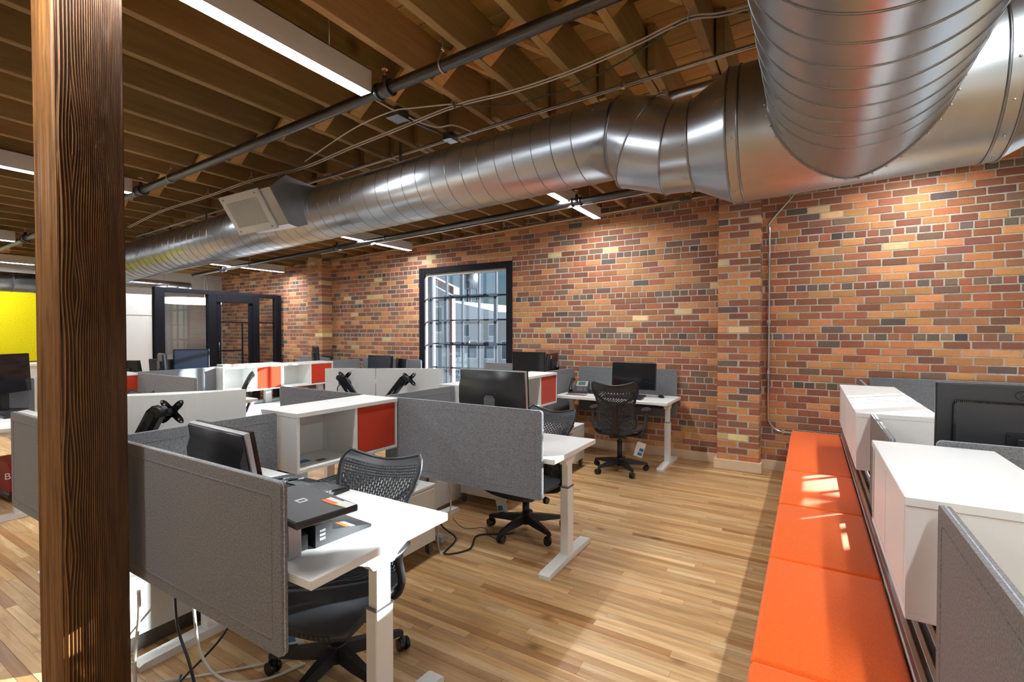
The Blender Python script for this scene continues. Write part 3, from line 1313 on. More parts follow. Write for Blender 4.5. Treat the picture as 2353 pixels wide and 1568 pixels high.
e = .045
fbox(m, -hw - .015, hw + .015, -.015, e, .0005, .012)
fbox(m, -hw - .015, hw + .015, fl - e, fl + .015, .0005, .012)
fbox(m, -hw - .015, -hw + e, e, fl - e, .0005, .012)
fbox(m, hw - e, hw + .015, e, fl - e, .0005, .012)
gf = obj('grille_frame', m, M['beige'], duct)
m = MB()
fbox(m, -hw + e, hw - e, e, fl - e, .0005, .002)
obj('grille_opening', m, M['black'], gf)
m = MB()
ns = 30
for i in range(ns):
    x = -hw + e + (2 * (hw - e)) * (i + .5) / ns
    fbox(m, x - .0034, x + .0034, e, fl - e, .002, .011)
o = obj('louvre', m, M['beige'], gf)
o['kind'] = 'stuff'
for sx in (-1, 1):
    for s_ in (.012, fl - .012):
        m = MB()
        fbox(m, sx * (hw - .04) - .006, sx * (hw - .04) + .006, s_ - .006, s_ + .006, .012, .016)
        obj('screw', m, M['dark_steel'], gf)

# ---- smaller far ducts
d2 = thing('white_wrapped_duct', 'bright bare metal duct at the left edge above the yellow panel', 'duct', (-9.3, 1.5, 2.1))
m = MB()
m.tube([(-9.3, -.8, 2.14), (-9.3, 2.5, 2.14)], .135, 32)
obj('pipe', m, M['galv'], d2)
for i in range(10):
    m = MB()
    m.tube([(-9.3 + .136 * math.cos(2 * PI * k / 32), .2 + .24 * i, 2.14 + .136 * math.sin(2 * PI * k / 32)) for k in range(32)], .004, 4, closed=True)
    obj('seam', m, M['galv_seam'], d2)
d3 = thing('thin_spiral_duct', 'thin spiral duct poking out above the glass room', 'duct', (-9.55, 3.6, 2.2))
m = MB()
m.tube([(-9.55, 3.08, 2.275), (-9.55, 4.48, 2.275)], .075, 24)
obj('pipe', m, M['galv'], d3)
m = helix(3.08, 4.46, -9.55, 2.275, .076, .17, 24, 'y')
obj('spiral_seam', m, M['galv_seam'], d3)

# ---- sprinkler pipes
def sprinkler_pipe(label, y, z0, x0, x1, r, hangers, tees):
    t = thing('sprinkler_pipe', label, 'pipe', ((x0 + x1) / 2, y, zr(z0, (x0 + x1) / 2)), 0, 'black sprinkler pipes')
    m = MB()
    m.tube([(x0, y, zr(z0, x0)), (x1, y, zr(z0, x1))], r, 20)
    obj('pipe', m, M['iron'], t)
    for x in hangers:
        zc_ = zr(z0, x)
        m = MB()
        m.tube([(x, y + (r + .004) * math.cos(a), zc_ + (r + .004) * math.sin(a)) for a in [R(q) for q in range(20, -201, -20)]] + [(x, y, zc_ + r + .055)], .005, 6)
        h = obj('hanger_loop', m, M['steel'], t)
        m = MB()
        m.cyl((x, y, zc_ + r + .05), (x, y, zc_ + r + .21), .005, 8)
        obj('hanger_rod', m, M['dark_steel'], h)
        m = MB()
        m.cyl((x, y, zc_ + r + .045), (x, y, zc_ + r + .065), .010, 6)
        obj('nut', m, M['steel'], h)
    for x in tees:
        zc_ = zr(z0, x)
        m = MB()
        m.cyl((x - .045, y, zc_ - .0017), (x + .045, y, zc_ + .0017), r + .010, 20)
        m.cyl((x - .052, y, zc_ - .002), (x - .036, y, zc_ - .0015), r + .015, 20)
        m.cyl((x + .036, y, zc_ + .0015), (x + .052, y, zc_ + .002), r + .015, 20)
        m.cyl((x, y, zc_ + r), (x, y, zc_ + r + .045), .018, 14, .013)
        tt = obj('tee_fitting', m, M['iron'], t)
        m = MB()
        m.cyl((x, y, zc_ + r + .044), (x, y, zc_ + r + .075), .007, 10)
        m.cyl((x, y, zc_ + r + .082), (x, y, zc_ + r + .085), .018, 14)
        m.cyl((x - .008, y, zc_ + r + .070), (x - .008, y, zc_ + r + .083), .002, 6)
        m.cyl((x + .008, y, zc_ + r + .070), (x + .008, y, zc_ + r + .083), .002, 6)
        obj('sprinkler_head', m, M['copper'], tt)
    return t


sprinkler_pipe('black sprinkler pipe crossing in front of the nearest linear light', 2.0, 2.902, -10.1, XR - .05, .031, (-1.645, -4.55, -7.4, .9), (-2.065, -5.1, -8.2))
sprinkler_pipe('black sprinkler pipe running near the top of the brick wall', 4.565, 2.848, -9.6, XR - .05, .029, (-4.72, -7.8, -.2), (-2.02, -5.66, -8.6))


def conduit(label, pts, r, clips=(), name='conduit', mat='steel', cat='conduit', n=10):
    p = smooth_path(pts, 6) if len(pts) > 2 else [Vector(q) for q in pts]
    c = p[len(p) // 2]
    if clips:
        t = thing(name, label, cat, c)
        m = MB()
        m.tube(p, r, n)
        obj('tube', m, M[mat], t)
        for (q, sz) in clips:
            m = MB()
            m.box(q[0] - sz, q[0] + sz, q[1] - r - .004, q[1] + r + .004, q[2] - r - .004, q[2] + r + .010, .002)
            obj('clip', m, M['steel'], t)
        return t
    m = MB()
    m.tube(p, r, n)
    return tag(obj(name, m, M[mat], loc=c), label, cat)


cz = lambda z0, x, y: (x, y, zr(z0, x))
conduit('steel conduit running along the top of the large duct', [cz(2.985, -7.5, 2.89), cz(2.985, -.2, 2.90), cz(2.985, 3.5, 2.90)], .0125, [(cz(2.985, x, 2.895), .010) for x in (-6.1, -4.3, -2.9, -.98)])
conduit('thick galvanised pipe behind the duct elbow', [cz(2.985, -.80, 3.19), cz(2.985, .6, 3.2)], .028, [(cz(2.985, -.79, 3.19), .02)])
conduit('thin steel conduit between the far sprinkler pipe and the wall', [cz(2.868, -6.3, 4.785), cz(2.868, -3.9, 4.785), cz(2.868, 1.0, 4.785)], .010, [(cz(2.868, x, 4.785), .010) for x in (-5.2, -3.6, -1.9)])
conduit('thin steel conduit lying along the ledger at the wall top', [cz(2.985, -7.2, 5.70), cz(2.985, -3.9, 5.70), cz(2.985, -.9, 5.70)], .0095, [(cz(2.985, x, 5.70), .010) for x in (-6.0, -4.0, -2.2)])
# conduit coming down the brick wall beside the pier
wc = [(-.12, 5.735, 2.96), (-.14, 5.735, 2.86), (-.355, 5.75, 2.60), (-.362, 5.755, 2.50), (-.362, 5.765, 2.0), (-.362, 5.765, 1.2), (-.362, 5.765, .62), (-.345, 5.765, .50), (-.28, 5.765, .43), (-.18, 5.765, .415), (.1, 5.765, .41)]
conduit('steel conduit bent down the brick wall right of the pier', wc, .011, [((-.362, 5.768, 1.56), .016), ((-.362, 5.768, 1.03), .013), ((-.22, 5.768, .418), .012)])
# low voltage cables in rings
bun = [(-6.93, 2.58), (-5.99, 2.54), (-5.09, 2.56), (-4.33, 2.55), (-3.62, 2.57), (-2.96, 2.52), (-2.54, 2.52), (-1.97, 2.51), (-1.56, 2.53), (-1.19, 2.53), (-.8, 2.50), (-.51, 2.47), (-.26, 2.51), (.6, 2.5)]
sag = [.03, 0, 0, 0, .03, .03, .015, 0, .02, .025, .015, 0, .02, .03]
for k, (dy, mt, lb) in enumerate(((0, 'cable_w', 'white data cable strung in rings across the ceiling, upper one'), (.014, 'cable_w', 'white data cable strung in rings across the ceiling, lower one'))):
    conduit(lb, [(x, yq + dy, zr(2.99 - s_ - .008 * k, x)) for (x, yq), s_ in zip(bun, sag)], .0052, name='data_cable', mat=mt, cat='cable', n=6)
conduit('green cable looping away from the white cables near the elbow', [cz(2.982, -1.97, 2.49), cz(2.96, -1.64, 2.66), cz(2.95, -1.26, 2.67), cz(2.955, -.97, 2.62), cz(2.97, -.70, 2.54), cz(2.985, -.51, 2.47), cz(2.97, -.26, 2.56)], .0042, name='data_cable', mat='cable_g', cat='cable', n=6)
conduit('white cable running from ceiling box to the cable ring', [cz(2.98, -3.54, 2.54), cz(2.985, -2.79, 2.37), cz(2.99, -2.37, 2.34), cz(2.985, -2.2, 2.38), cz(2.99, -1.97, 2.49)], .005, name='data_cable', mat='cable_w', cat='cable', n=6)
conduit('white flexible cable from the nearest linear light down to the duct', [cz(3.0, -2.30, 2.0), cz(2.99, -2.33, 2.2), cz(2.99, -2.32, 2.51), cz(2.985, -2.26, 2.68), cz(2.99, -2.15, 2.74), cz(2.985, -2.10, 2.93)], .0065, name='flexible_cable', mat='cable_w', cat='cable', n=6)
conduit('grey flexible conduit between the two ceiling boxes', [cz(2.985, -2.35, 2.46), cz(2.975, -2.31, 2.64), cz(2.98, -2.30, 2.80)], .008, name='flexible_conduit', mat='dark_steel', cat='conduit', n=6)
for (x, yq) in ((-6.03, 2.55), (-5.07, 2.555), (-4.31, 2.545), (-1.965, 2.50), (-.51, 2.47)):
    where = {-6.03: 'furthest left', -5.07: 'above the register left side', -4.31: 'above the register', -1.965: 'beside the ceiling box', -.51: 'nearest the branch duct'}[x]
    m = MB()
    zc_ = zr(2.99, x)
    m.tube([(x, yq + .022 * math.cos(a), zc_ + .022 * math.sin(a)) for a in [2 * PI * k / 14 for k in range(14)]], .0028, 5, closed=True)
    m.cyl((x, yq, zc_ + .022), (x, yq, zc_ + .07), .003, 6)
    tag(obj('cable_ring', m, M['steel'], loc=(x, yq, zc_)), 'small metal cable ring under a joist, ' + where, 'hook', 'cable rings')


def jbox(x, y, z0, sx, sy, sz, label):
    z = zr(z0, x)
    t = thing('junction_box', label, 'junction box', (x, y, z), 0, 'ceiling junction boxes')
    m = MB()
    m.box(x - sx, x + sx, y - sy, y + sy, z, z + sz, .003)
    obj('body', m, M['dark_steel'], t)
    m = MB()
    m.box(x - sx - .003, x + sx + .003, y - sy - .003, y + sy + .003, z - .004, z, .001)
    obj('cover', m, M['galv_dull'], t)
    for a in (-1, 1):
        m = MB()
        m.cyl((x + a * (sx - .01), y, z - .007), (x + a * (sx - .01), y, z - .003), .005, 8)
        obj('screw', m, M['steel'], t)
    return t


jbox(-2.36, 2.40, 2.965, .052, .052, .055, 'square ceiling box hanging between two joists by the cables')
jbox(-2.28, 2.86, 2.955, .035, .045, .05, 'small ceiling box on top of the duct beside conduit')
jbox(-6.2, 5.08, 2.93, .05, .05, .045, 'far ceiling box near the left end of the brick wall')
jbox(-7.1, 5.5, 2.93, .05, .05, .045, 'furthest ceiling box beside the far pier')
jbox(-1.18, 5.62, 2.945, .05, .05, .04, 'ceiling box on the ledger below the duct elbow')

# ================================================================== FURNITURE BUILDERS
ZD = 0.72                         # desk top


def desk(x0, x1, y0, y1, label, group, legs=(0, 1)):
    t = thing('standing_desk', label, 'desk', ((x0 + x1) / 2, (y0 + y1) / 2, 0), 0, group)
    m = MB()
    m.box(x0, x1, y0, y1, ZD - .030, ZD, .0025)
    obj('desk_top', m, M['white'], t)
    yc = (y0 + y1) / 2 + .02
    for side in legs:
        xl = x1 - .075 if side else x0 + .075
        m = MB()
        m.box(xl - .0275, xl + .0275, yc - .042, yc + .042, .035, .47, .004)
        lg = obj('leg', m, M['white_metal'], t)
        m = MB()
        m.box(xl - .021, xl + .021, yc - .035, yc + .035, .46, ZD - .05, .003)
        obj('inner_column', m, M['white_metal'], lg)
        m = MB()
        m.box(xl - .0285, xl + .0285, yc - .043, yc + .043, .464, .472)
        obj('collar', m, M['dark_steel'], lg)
        m = MB()
        m.prism([(yc - .315, .0), (yc + .315, .0), (yc + .318, .022), (yc + .30, .030), (yc + .05, .040), (yc - .05, .040), (yc - .30, .030), (yc - .318, .022)], xl - .036, xl + .036, 'x')
        obj('foot', m, M['white_metal'], t)
        m = MB()
        zt = ZD - .0305
        m.prism([(yc - .27, zt), (yc - .27, zt - .012), (yc - .13, zt - .022), (yc - .07, zt - .05), (yc - .05, zt - .075), (yc + .05, zt - .075), (yc + .07, zt - .05), (yc + .13, zt - .022), (yc + .27, zt - .012), (yc + .27, zt)], xl - .024, xl + .024, 'x')
        obj('bracket', m, M['white_metal'], t)
    m = MB()
    m.box(x0 + .1, x1 - .1, yc - .03, yc + .03, ZD - .075, ZD - .031)
    obj('crossbeam', m, M['white_metal'], t)
    return t


def felt_screen(x0, x1, y, z0, z1, label, group, mat='fab', along='x', th=.022):
    """privacy screen; along 'x': spans x0..x1 at y; along 'y': spans x0..x1 in y at x = y"""
    ax = 'y' if along == 'x' else 'x'
    loc = ((x0 + x1) / 2, y, z0) if along == 'x' else (y, (x0 + x1) / 2, z0)
    t = thing('privacy_screen', label, 'screen', loc, 0, group)
    m = MB()
    m.prism(rrect(x0, x1, z0, z1, .018), y - th / 2, y + th / 2, ax)
    if along == 'x':
        m.f = [tuple(q[::-1]) for q in m.f]
    obj('felt_panel', m, M[mat], t)
    q = .045
    for sgn in (-1, 1):
        m = MB()
        pl_ = rrect(x0 + q, x1 - q, z0 + q, z1 - q, .012)
        pts = [((p[0], y + sgn * th / 2, p[1]) if along == 'x' else (y + sgn * th / 2, p[0], p[1])) for p in pl_]
        m.tube(pts, .0016, 4, closed=True)
        obj('stitched_seam', m, M[mat], t)
    m = MB()
    pl_ = rrect(x0, x1, z0, z1, .018)
    m.tube([((p[0], y, p[1]) if along == 'x' else (y, p[0], p[1])) for p in pl_], .0022, 5, closed=True)
    obj('edge_piping', m, M['fab_edge'], t)
    return t


def upper_cabinet(xa, xb, y0, y1, face, label, group, door='red', doors=None, inset=.12, z0=.66):
    """raised cabinet; face=+1 opens to +x, -1 to -x; near half open, far half behind a felt door"""
    z1, p = 1.0, .018
    t = thing('raised_cabinet', label, 'cabinet', ((xa + xb) / 2, (y0 + y1) / 2, z0), 0, group)
    fx_, bx_ = (xb, xa) if face > 0 else (xa, xb)
    lo, hi = min(xa, xb), max(xa, xb)
    m = MB()
    m.box(lo - .004, hi + .004, y0 - .003, y1 + .003, z1 - .026, z1, .002)
    obj('top', m, M['white'], t)
    m = MB()
    m.box(lo, hi, y0, y1, z0, z0 + .02, .0015)
    obj('bottom', m, M['white'], t)
    for yy in (y0, y1 - p):
        m = MB()
        m.box(lo, hi, yy, yy + p, z0 + .02, z1 - .026)
        obj('end_panel', m, M['white'], t)
    ym = y0 + (y1 - y0) * .54
    m = MB()
    m.box(lo, hi, ym - p / 2, ym + p / 2, z0 + .02, z1 - .026)
    obj('divider', m, M['white'], t)
    m = MB()
    bb_ = (bx_, bx_ + .012) if face > 0 else (bx_ - .012, bx_)
    m.box(bb_[0], bb_[1], y0 + p, y1 - p, z0 + .02, z1 - .026)
    obj('back_panel', m, M['white'], t)
    f0, f1 = (fx_ - .020, fx_ - .002) if face > 0 else (fx_ + .002, fx_ + .020)
    spans = doors if doors is not None else [(ym + p / 2 + .003, y1 - p - .003, door)]
    for (a, b, mt) in spans:
        m = MB()
        m.box(f0, f1, a, b, z0 + .023, z1 - .029, .003)
        obj('door', m, M[mt], t)
    for yy in (y0 + inset, y1 - .12):
        xm = (lo + hi) / 2
        m = MB()
        m.box(xm - .03, xm + .03, yy - .045, yy + .045, .46, z0, .003)
        obj('support_post', m, M['white_metal'], t)
    return t


def low_cabinet(x0, x1, y0, y1, face, label, group, ztop=.46, drawers=1):
    t = thing('low_cabinet', label, 'cabinet', ((x0 + x1) / 2, (y0 + y1) / 2, 0), 0, group)
    z0 = .085
    m = MB()
    m.box(x0 + .012, x1 - .012, y0, y1, z0, ztop - .018)
    obj('body', m, M['white_metal'], t)
    m = MB()
    m.box(x0, x1, y0 - .002, y1 + .002, ztop - .016, ztop, .002)
    obj('top', m, M['white'], t)
    xf = x1 - .012 if face > 0 else x0 + .012
    zm = (z0 + ztop) / 2
    n_ = drawers
    for i in range(n_):
        a = y0 + (y1 - y0) * i / n_ + .003
        b = y0 + (y1 - y0) * (i + 1) / n_ - .003
        for (c, d) in ((z0 + .003, zm - .004), (zm + .004, ztop - .024)):
            m = MB()
            if face > 0:
                m.box(xf, xf + .014, a, b, c, d, .0015)
            else:
                m.box(xf - .014, xf, a, b, c, d, .0015)
            dr = obj('drawer', m, M['white_metal'], t)
            m = MB()
            q = xf + (.026 if face > 0 else -.026)
            m.box(min(q, xf + face * .014), max(q, xf + face * .014), (a + b) / 2 - .07, (a + b) / 2 + .07, d - .035, d - .026, .001)
            obj('handle', m, M['dark_steel'], dr)
        m = MB()
        m.cyl((xf + face * .013, b - .03, ztop - .045), (xf + face * .017, b - .03, ztop - .045), .007, 10)
        obj('lock', m, M['steel'], t)
    for xx in (x0 + .03, x1 - .03):
        for yy in (y0 + .03, y1 - .03):
            m = MB()
            m.box(xx - .015, xx + .015, yy - .018, yy + .018, .012, z0)
            m.cyl((xx, yy, 0), (xx, yy, .014), .012, 10)
            obj('foot', m, M['dark_steel'], t)
    return t


def place(o, loc, rz):
    o.location = loc
    o.rotation_euler = (0, 0, rz)
    return o


def monitor(label, loc, rz, w=.51, h=.315, style='hp', tilt=0.0, base=True, z0=.10, group=None, sticker=False, name='monitor', scr='screen'):
    """local frame: picture side faces -y, lower edge z0 above the base"""
    t = thing(name, label, 'monitor', loc, rz, group)
    rx = Matrix.Translation((0, 0, z0)) @ Matrix.Rotation(tilt, 4, 'X')
    rim = M['silver'] if style == 'hp' else M['black']

    def bx(x0, x1, y0, y1, a, b, ch=0):
        return MB().box(x0, x1, y0, y1, a, b, ch, rx)
    obj('bezel', bx(-w / 2, w / 2, -.012, .006, 0, h, .003), M['black_gloss'], t, True)
    obj('display', bx(-w / 2 + .018, w / 2 - .018, -.0135, -.0118, .024, h - .018), M[scr], t, True)
    obj('rim', bx(-w / 2 - .002, w / 2 + .002, .0062, .028, -.002, h + .002, .003), rim, t, True)
    m = MB()
    if style == 'hp':
        a = .026
        # stepped black shell: flat upper band, scooped shoulder, deep lower belly
        prof = [(.0283, h - .004), (.036, h - .006), (.038, h * .80), (.058, h * .66), (.064, h * .45), (.062, h * .10), (.05, .01), (.0283, .004)]
        m.prism([(p[0], p[1]) for p in prof], -w / 2 + .006, w / 2 - .006, 'x', rx, True)
    elif style == 'lg':
        m.prism(rrect(-w / 2 + .002, w / 2 - .002, .002, h - .002, .01), .0283, .034, 'y', rx)
        sm = .055
        m.prism(rrect(-w / 2 + sm, w / 2 - sm, .02, h - .075, .02), .034, .052, 'y', rx)
    else:
        m.prism(rrect(-w / 2 + .01, w / 2 - .01, .01, h - .01, .012), .0283, .038, 'y', rx)
        m.prism(rrect(-w * .30, w * .30, h * .12, h * .72, .012), .038, .060, 'y', rx)
    obj('back_shell', m, M['black'] if style != 'lg' else M['char'], t, True)
    if style == 'hp':
        m = MB().box(-.033, .033, .0625, .0655, h * .34, h * .50, .001, rx)
        p_ = obj('logo_plate', m, M['dsilver'], t, True)
        m = MB()
        m.tube([tuple(rx @ Vector((.021 * math.cos(2 * PI * k / 24), .0657, h * .42 + .021 * math.sin(2 * PI * k / 24)))) for k in range(24)], .0016, 5, closed=True)
        obj('logo_ring', m, M['black_gloss'], p_, True)
        v = rx @ Vector((0, .0662, h * .42))
        text('hp', .034, M['black_gloss'], p_, v, (PI / 2 + tilt, 0, PI))
        for sx in (-1, 1):
            for zz in (.30, .58):
                m = MB().ball(tuple(rx @ Vector((sx * .05, .0625, h * (zz - .02)))), .002, .002, .002, 6, 4)
                obj('screw', m, M['steel'], t, True)
    if style == 'lg':
        m = MB()
        cx, czz = -.03, h - .038
        m.tube([tuple(rx @ Vector((-cx + 0 + .0175 * math.cos(2 * PI * k / 24), .0345, czz + .0175 * math.sin(2 * PI * k / 24)))) for k in range(24)], .0016, 5, closed=True)
        lr = obj('logo_ring', m, M['black_gloss'], t, True)
        m = MB()
        for (a0, a1, b0, b1) in ((.001, .0028, -.008, .011), (-.007, .001, -.008, -.0062), (-.0125, -.003, -.001, .0008)):
            m.box(-cx + a0, -cx + a1, .0345, .0355, czz + b0, czz + b1, 0, rx)
        m.ball(tuple(rx @ Vector((-cx + .008, .0348, czz + .008))), .002, .001, .002, 8, 5)
        obj('logo_mark', m, M['black_gloss'], lr, True)
        v = rx @ Vector((-cx - .026, .0345, czz))
        text('LG', .034, M['black_gloss'], t, v, (PI / 2 + tilt, 0, PI), align='LEFT')
        m = MB()
        k = int((w - 2 * .055) / .0062)
        for i in range(k):
            xx = -w / 2 + .06 + i * .0062
            m.box(xx, xx + .003, .034, .0525, h - .077, h - .068, 0, rx)
        for i in range(int((h - .11) / .0062)):
            zz = .03 + i * .0062
            m.box(w / 2 - .062, w / 2 - .053, .034, .0525, zz, zz + .003, 0, rx)
        o = obj('vent_slots', m, M['black_gloss'], t, True)
        o['kind'] = 'stuff'
        m = MB().prism(rrect(-.075, .075, h * .10, h * .52, .008), .052, .060, 'y', rx)
        pl_ = obj('mount_plate', m, M['black'], t, True)
        for sx in (-1, 1):
            for zz in (.13, .49):
                m = MB().ball(tuple(rx @ Vector((sx * .066, .060, h * zz))), .004, .003, .004, 8, 5)
                obj('screw', m, M['black_gloss'], pl_, True)
    if sticker:
        m = MB().box(w * .30, w * .42, .038, .0386, h * .86, h * .95, 0, rx)
        obj('sticker', m, M['ora'], t, True)
        m = MB().box(w * .30, w * .42, .038, .0386, h * .80, h * .86, 0, rx)
        obj('sticker', m, M['tag'], t, True)
    if base:
        m = MB()
        m.box(-.045, .045, .056, .078, .010, z0 + h * .45, .004)
        obj('neck', m, M['dsilver'] if style == 'hp' else M['black'], t, True)
        m = MB()
        m.prism(rrect(-.12, .12, -.06, .13, .03), 0, .012, 'z')
        obj('base', m, M['dsilver'] if style == 'hp' else M['black'], t, True)
    return t


def arm_pole(label, loc, h=.40, reach=None):
    t = thing('display_pole_stand', label, 'monitor arm', loc)
    m = MB()
    m.cyl((0, 0, 0), (0, 0, h), .016, 12)
    obj('pole', m, M['black'], t, True)
    m = MB()
    m.box(-.05, .05, -.05, .05, 0, .012, .003)
    obj('clamp', m, M['black'], t, True)
    if reach:
        m = MB()
        m.cyl((0, 0, h * .8 - .028), (0, 0, h * .8 + .028), .027, 14)
        obj('collar', m, M['black'], t, True)
        m = MB()
        r_ = Vector(reach) - Vector(loc)
        m.tube([(0, 0, h * .8), tuple(r_)], .014, 8)
        obj('arm', m, M['black'], t, True)
    return t


def bare_arm(label, loc, rz, lean, group='empty monitor arms'):
    """gas-spring arm with an empty X mounting plate; leans in its local x"""
    t = thing('display_support', label, 'monitor arm', loc, rz, group)
    m = MB()
    m.box(-.05, .05, -.04, .04, 0, .010, .003)
    m.cyl((0, 0, .01), (0, 0, .10), .022, 14)
    obj('clamp', m, M['black'], t, True)
    a = Vector((0, 0, .085))
    b = Vector((lean[0], .0, lean[1]))
    d = (b - a).normalized()
    n_ = Vector((0, 1, 0))
    q = d.cross(n_)
    m = MB()
    sec_ = [(a_ * 1.3, b_ * 1.3) for (a_, b_) in [(-.022, -.024), (.022, -.024), (.026, -.012), (.026, .014), (.014, .028), (-.014, .028), (-.026, .014), (-.026, -.012)]]
    rings_ = []
    for (k, s_) in ((0, 1.0), (.9, 1.0), (1.0, .7)):
        p = a + (b - a) * k
        rings_.append([tuple(p + n_ * (u_ * s_) + q * (-v_ * s_)) for (u_, v_) in sec_])
    m = loft(rings_)
    for o_ in m.sm:
        pass
    m.sm = [False] * len(m.sm)
    m.f.append(tuple(range(8))[::-1])
    m.f.append(tuple(range(16, 24)))
    m.sm += [False, False]
    obj('spring_arm', m, M['black_gloss'], t, True)
    m = MB()
    mid = a + (b - a) * .45
    for k in range(2):
        m.tube([tuple(mid - n_ * .0345 + d * .03), tuple(mid - n_ * .0345 - d * .05)], .004, 6)
    obj('slot', m, M['silver'], t, True)
    m = MB()
    m.cyl(tuple(b - Vector((0, .03, .02))), tuple(b + Vector((0, .03, -.02))), .026, 16)
    m.cyl(tuple(b + Vector((0, .02, -.03))), tuple(b + Vector((.02, .055, -.03))), .018, 12)
    obj('tilt_head', m, M['black'], t, True)
    # X plate
    c = b + Vector((.02, .06, -.03))
    out = []
    for k in range(48):
        g = 2 * PI * k / 48
        c4 = abs(math.cos(2 * (g - PI / 4)))
        r_ = .028 + .052 * c4 ** 3
        out.append((c.x + r_ * math.cos(g), c.z + r_ * math.sin(g)))
    m = MB()
    m.prism(out, c.y, c.y + .004, 'y')
    pl_ = obj('mount_plate', m, M['black_gloss'], t, True)
    for k in range(4):
        g = PI / 4 + k * PI / 2
        for r_ in (.070, .052):
            m = MB()
            m.cyl((c.x + r_ * math.cos(g), c.y - .002, c.z + r_ * math.sin(g)), (c.x + r_ * math.cos(g), c.y + .001, c.z + r_ * math.sin(g)), .005, 8)
            obj('screw', m, M['chrome'], pl_, True)
    return t


# ---- office chair: perforated back, five-star base
def make_chair(name, label, lift, tagged=True, arms=True):
    t = thing(name, label, 'chair', (0, 0, 0), 0, 'mesh back office chairs')
    dz = lift
    BK, CHR = M['black'], M['char']
    m = MB()
    m.cyl((0, 0, .055), (0, 0, .135), .030, 18, .036)
    hub = obj('hub', m, BK, t, True)
    for k in range(5):
        a = R(18 + 72 * k)
        d = Vector((math.cos(a), math.sin(a), 0))
        s_ = Vector((-d.y, d.x, 0))
        m = MB()
        v = []
        for (r_, w_, zt, zb) in ((.025, .026, .128, .075), (.12, .024, .118, .070), (.275, .014, .090, .066), (.292, .012, .082, .062)):
            for (sw, zz) in ((-1, zb), (1, zb), (1, zt), (-1, zt)):
                v.append(tuple(d * r_ + s_ * (w_ * sw * (1 if zz == zb else .7)) + Vector((0, 0, zz))))
        f = []
        for i in range(3):
            for j in range(4):
                f.append((i * 4 + j, i * 4 + (j + 1) % 4, (i + 1) * 4 + (j + 1) % 4, (i + 1) * 4 + j))
        f += [(3, 2, 1, 0), (12, 13, 14, 15)]
        m.add(v, f)
        obj('base_leg', m, BK, t, True)
        g = a + 1.1 + .7 * k
        c = d * .287
        ax = Vector((math.cos(g), math.sin(g), 0))
        off = Vector((-ax.y, ax.x, 0)) * .014
        m = MB()
        m.cyl(tuple(c + Vector((0, 0, .040))), tuple(c + Vector((0, 0, .072))), .008, 8)
        m.ball(tuple(c + off + Vector((0, 0, .036))), .022, .022, .024, 10, 6)
        cs = obj('caster', m, BK, t, True)
        for sg in (-1, 1):
            m = MB()
            m.cyl(tuple(c + off + ax * (.008 * sg) + Vector((0, 0, .029))), tuple(c + off + ax * (.024 * sg) + Vector((0, 0, .029))), .029, 16, .027)
            obj('wheel', m, M['black_gloss'], cs, True)
    m = MB()
    m.cyl((0, 0, .12), (0, 0, .235 + dz), .026, 16)
    gas = obj('gas_column', m, BK, t, True)
    m = MB()
    m.cyl((0, 0, .2), (0, 0, .29 + dz), .0145, 14)
    obj('piston', m, M['chrome'], gas, True)
    m = MB()
    m.prism([(-.17, .285), (-.06, .262), (.08, .262), (.14, .29), (.14, .335), (-.05, .335), (-.17, .32)], -.075, .075, 'x', Matrix.Translation((0, 0, dz)))
    mech = obj('tilt_mechanism', m, BK, t, True)
    for (x_, y_) in ((.2, .02), (-.2, .04)):
        m = MB()
        m.cyl((x_ * .35, y_, .30 + dz), (x_, y_, .295 + dz), .006, 8)
        m.cyl((x_, y_, .295 + dz), (x_ * 1.12, y_, .294 + dz), .026, 14, .022)
        obj('knob', m, BK, mech, True)

    # seat: rounded dish with a waterfall front edge
    def seat_pt(u, v, th):
        s_ = (u - .5) * 2
        q = (v - .5) * 2
        k = 1 - .10 * abs(q) ** 5
        hx = .245 * k
        hy = .225 * (1 - .12 * abs(s_) ** 4)
        z = .385 + .016 * s_ * s_ - .010 * math.cos(q * 1.5) - (.045 * max(0, q - .35) ** 1.6 / .5)
        return (s_ * hx, .02 + q * hy, z + dz - th)
    m = MB()
    m.grid(lambda u, v: seat_pt(u, v, 0), 22, 22)
    n_ = len(m.v)
    m.grid(lambda u, v: seat_pt(1 - u, v, .022), 22, 22)
    edge = [(i, 0) for i in range(22)] + [(22, j) for j in range(22)] + [(22 - i, 22) for i in range(22)] + [(0, 22 - j) for j in range(22)]
    for k in range(len(edge)):
        (i, j), (i2, j2) = edge[k], edge[(k + 1) % len(edge)]
        m.f.append((j * 23 + i, n_ + j * 23 + 22 - i, n_ + j2 * 23 + 22 - i2, j2 * 23 + i2))
        m.sm.append(True)
    seat = obj('seat', m, CHR, t, True)
    m = MB()
    for k in range(15):
        x_ = -.17 + .34 * k / 14
        p = seat_pt(.5 + x_ / .49, 1.0, .006)
        m.box(p[0] - .006, p[0] + .006, p[1] - .012, p[1] + .004, p[2] - .012, p[2] + .004)
    o = obj('front_ribs', m, BK, seat, True)
    o['kind'] = 'stuff'

    # back shell
    prof = [(0, .145), (.06, .172), (.14, .193), (.24, .200), (.34, .192), (.44, .180), (.54, .180), (.66, .196), (.78, .216), (.88, .225), (.95, .220), (1.0, .196)]

    def hw(v):
        for i in range(len(prof) - 1):
            if v <= prof[i + 1][0]:
                a_ = (v - prof[i][0]) / (prof[i + 1][0] - prof[i][0])
                a_ = a_ * a_ * (3 - 2 * a_)
                return prof[i][1] * (1 - a_) + prof[i + 1][1] * a_
        return prof[-1][1]

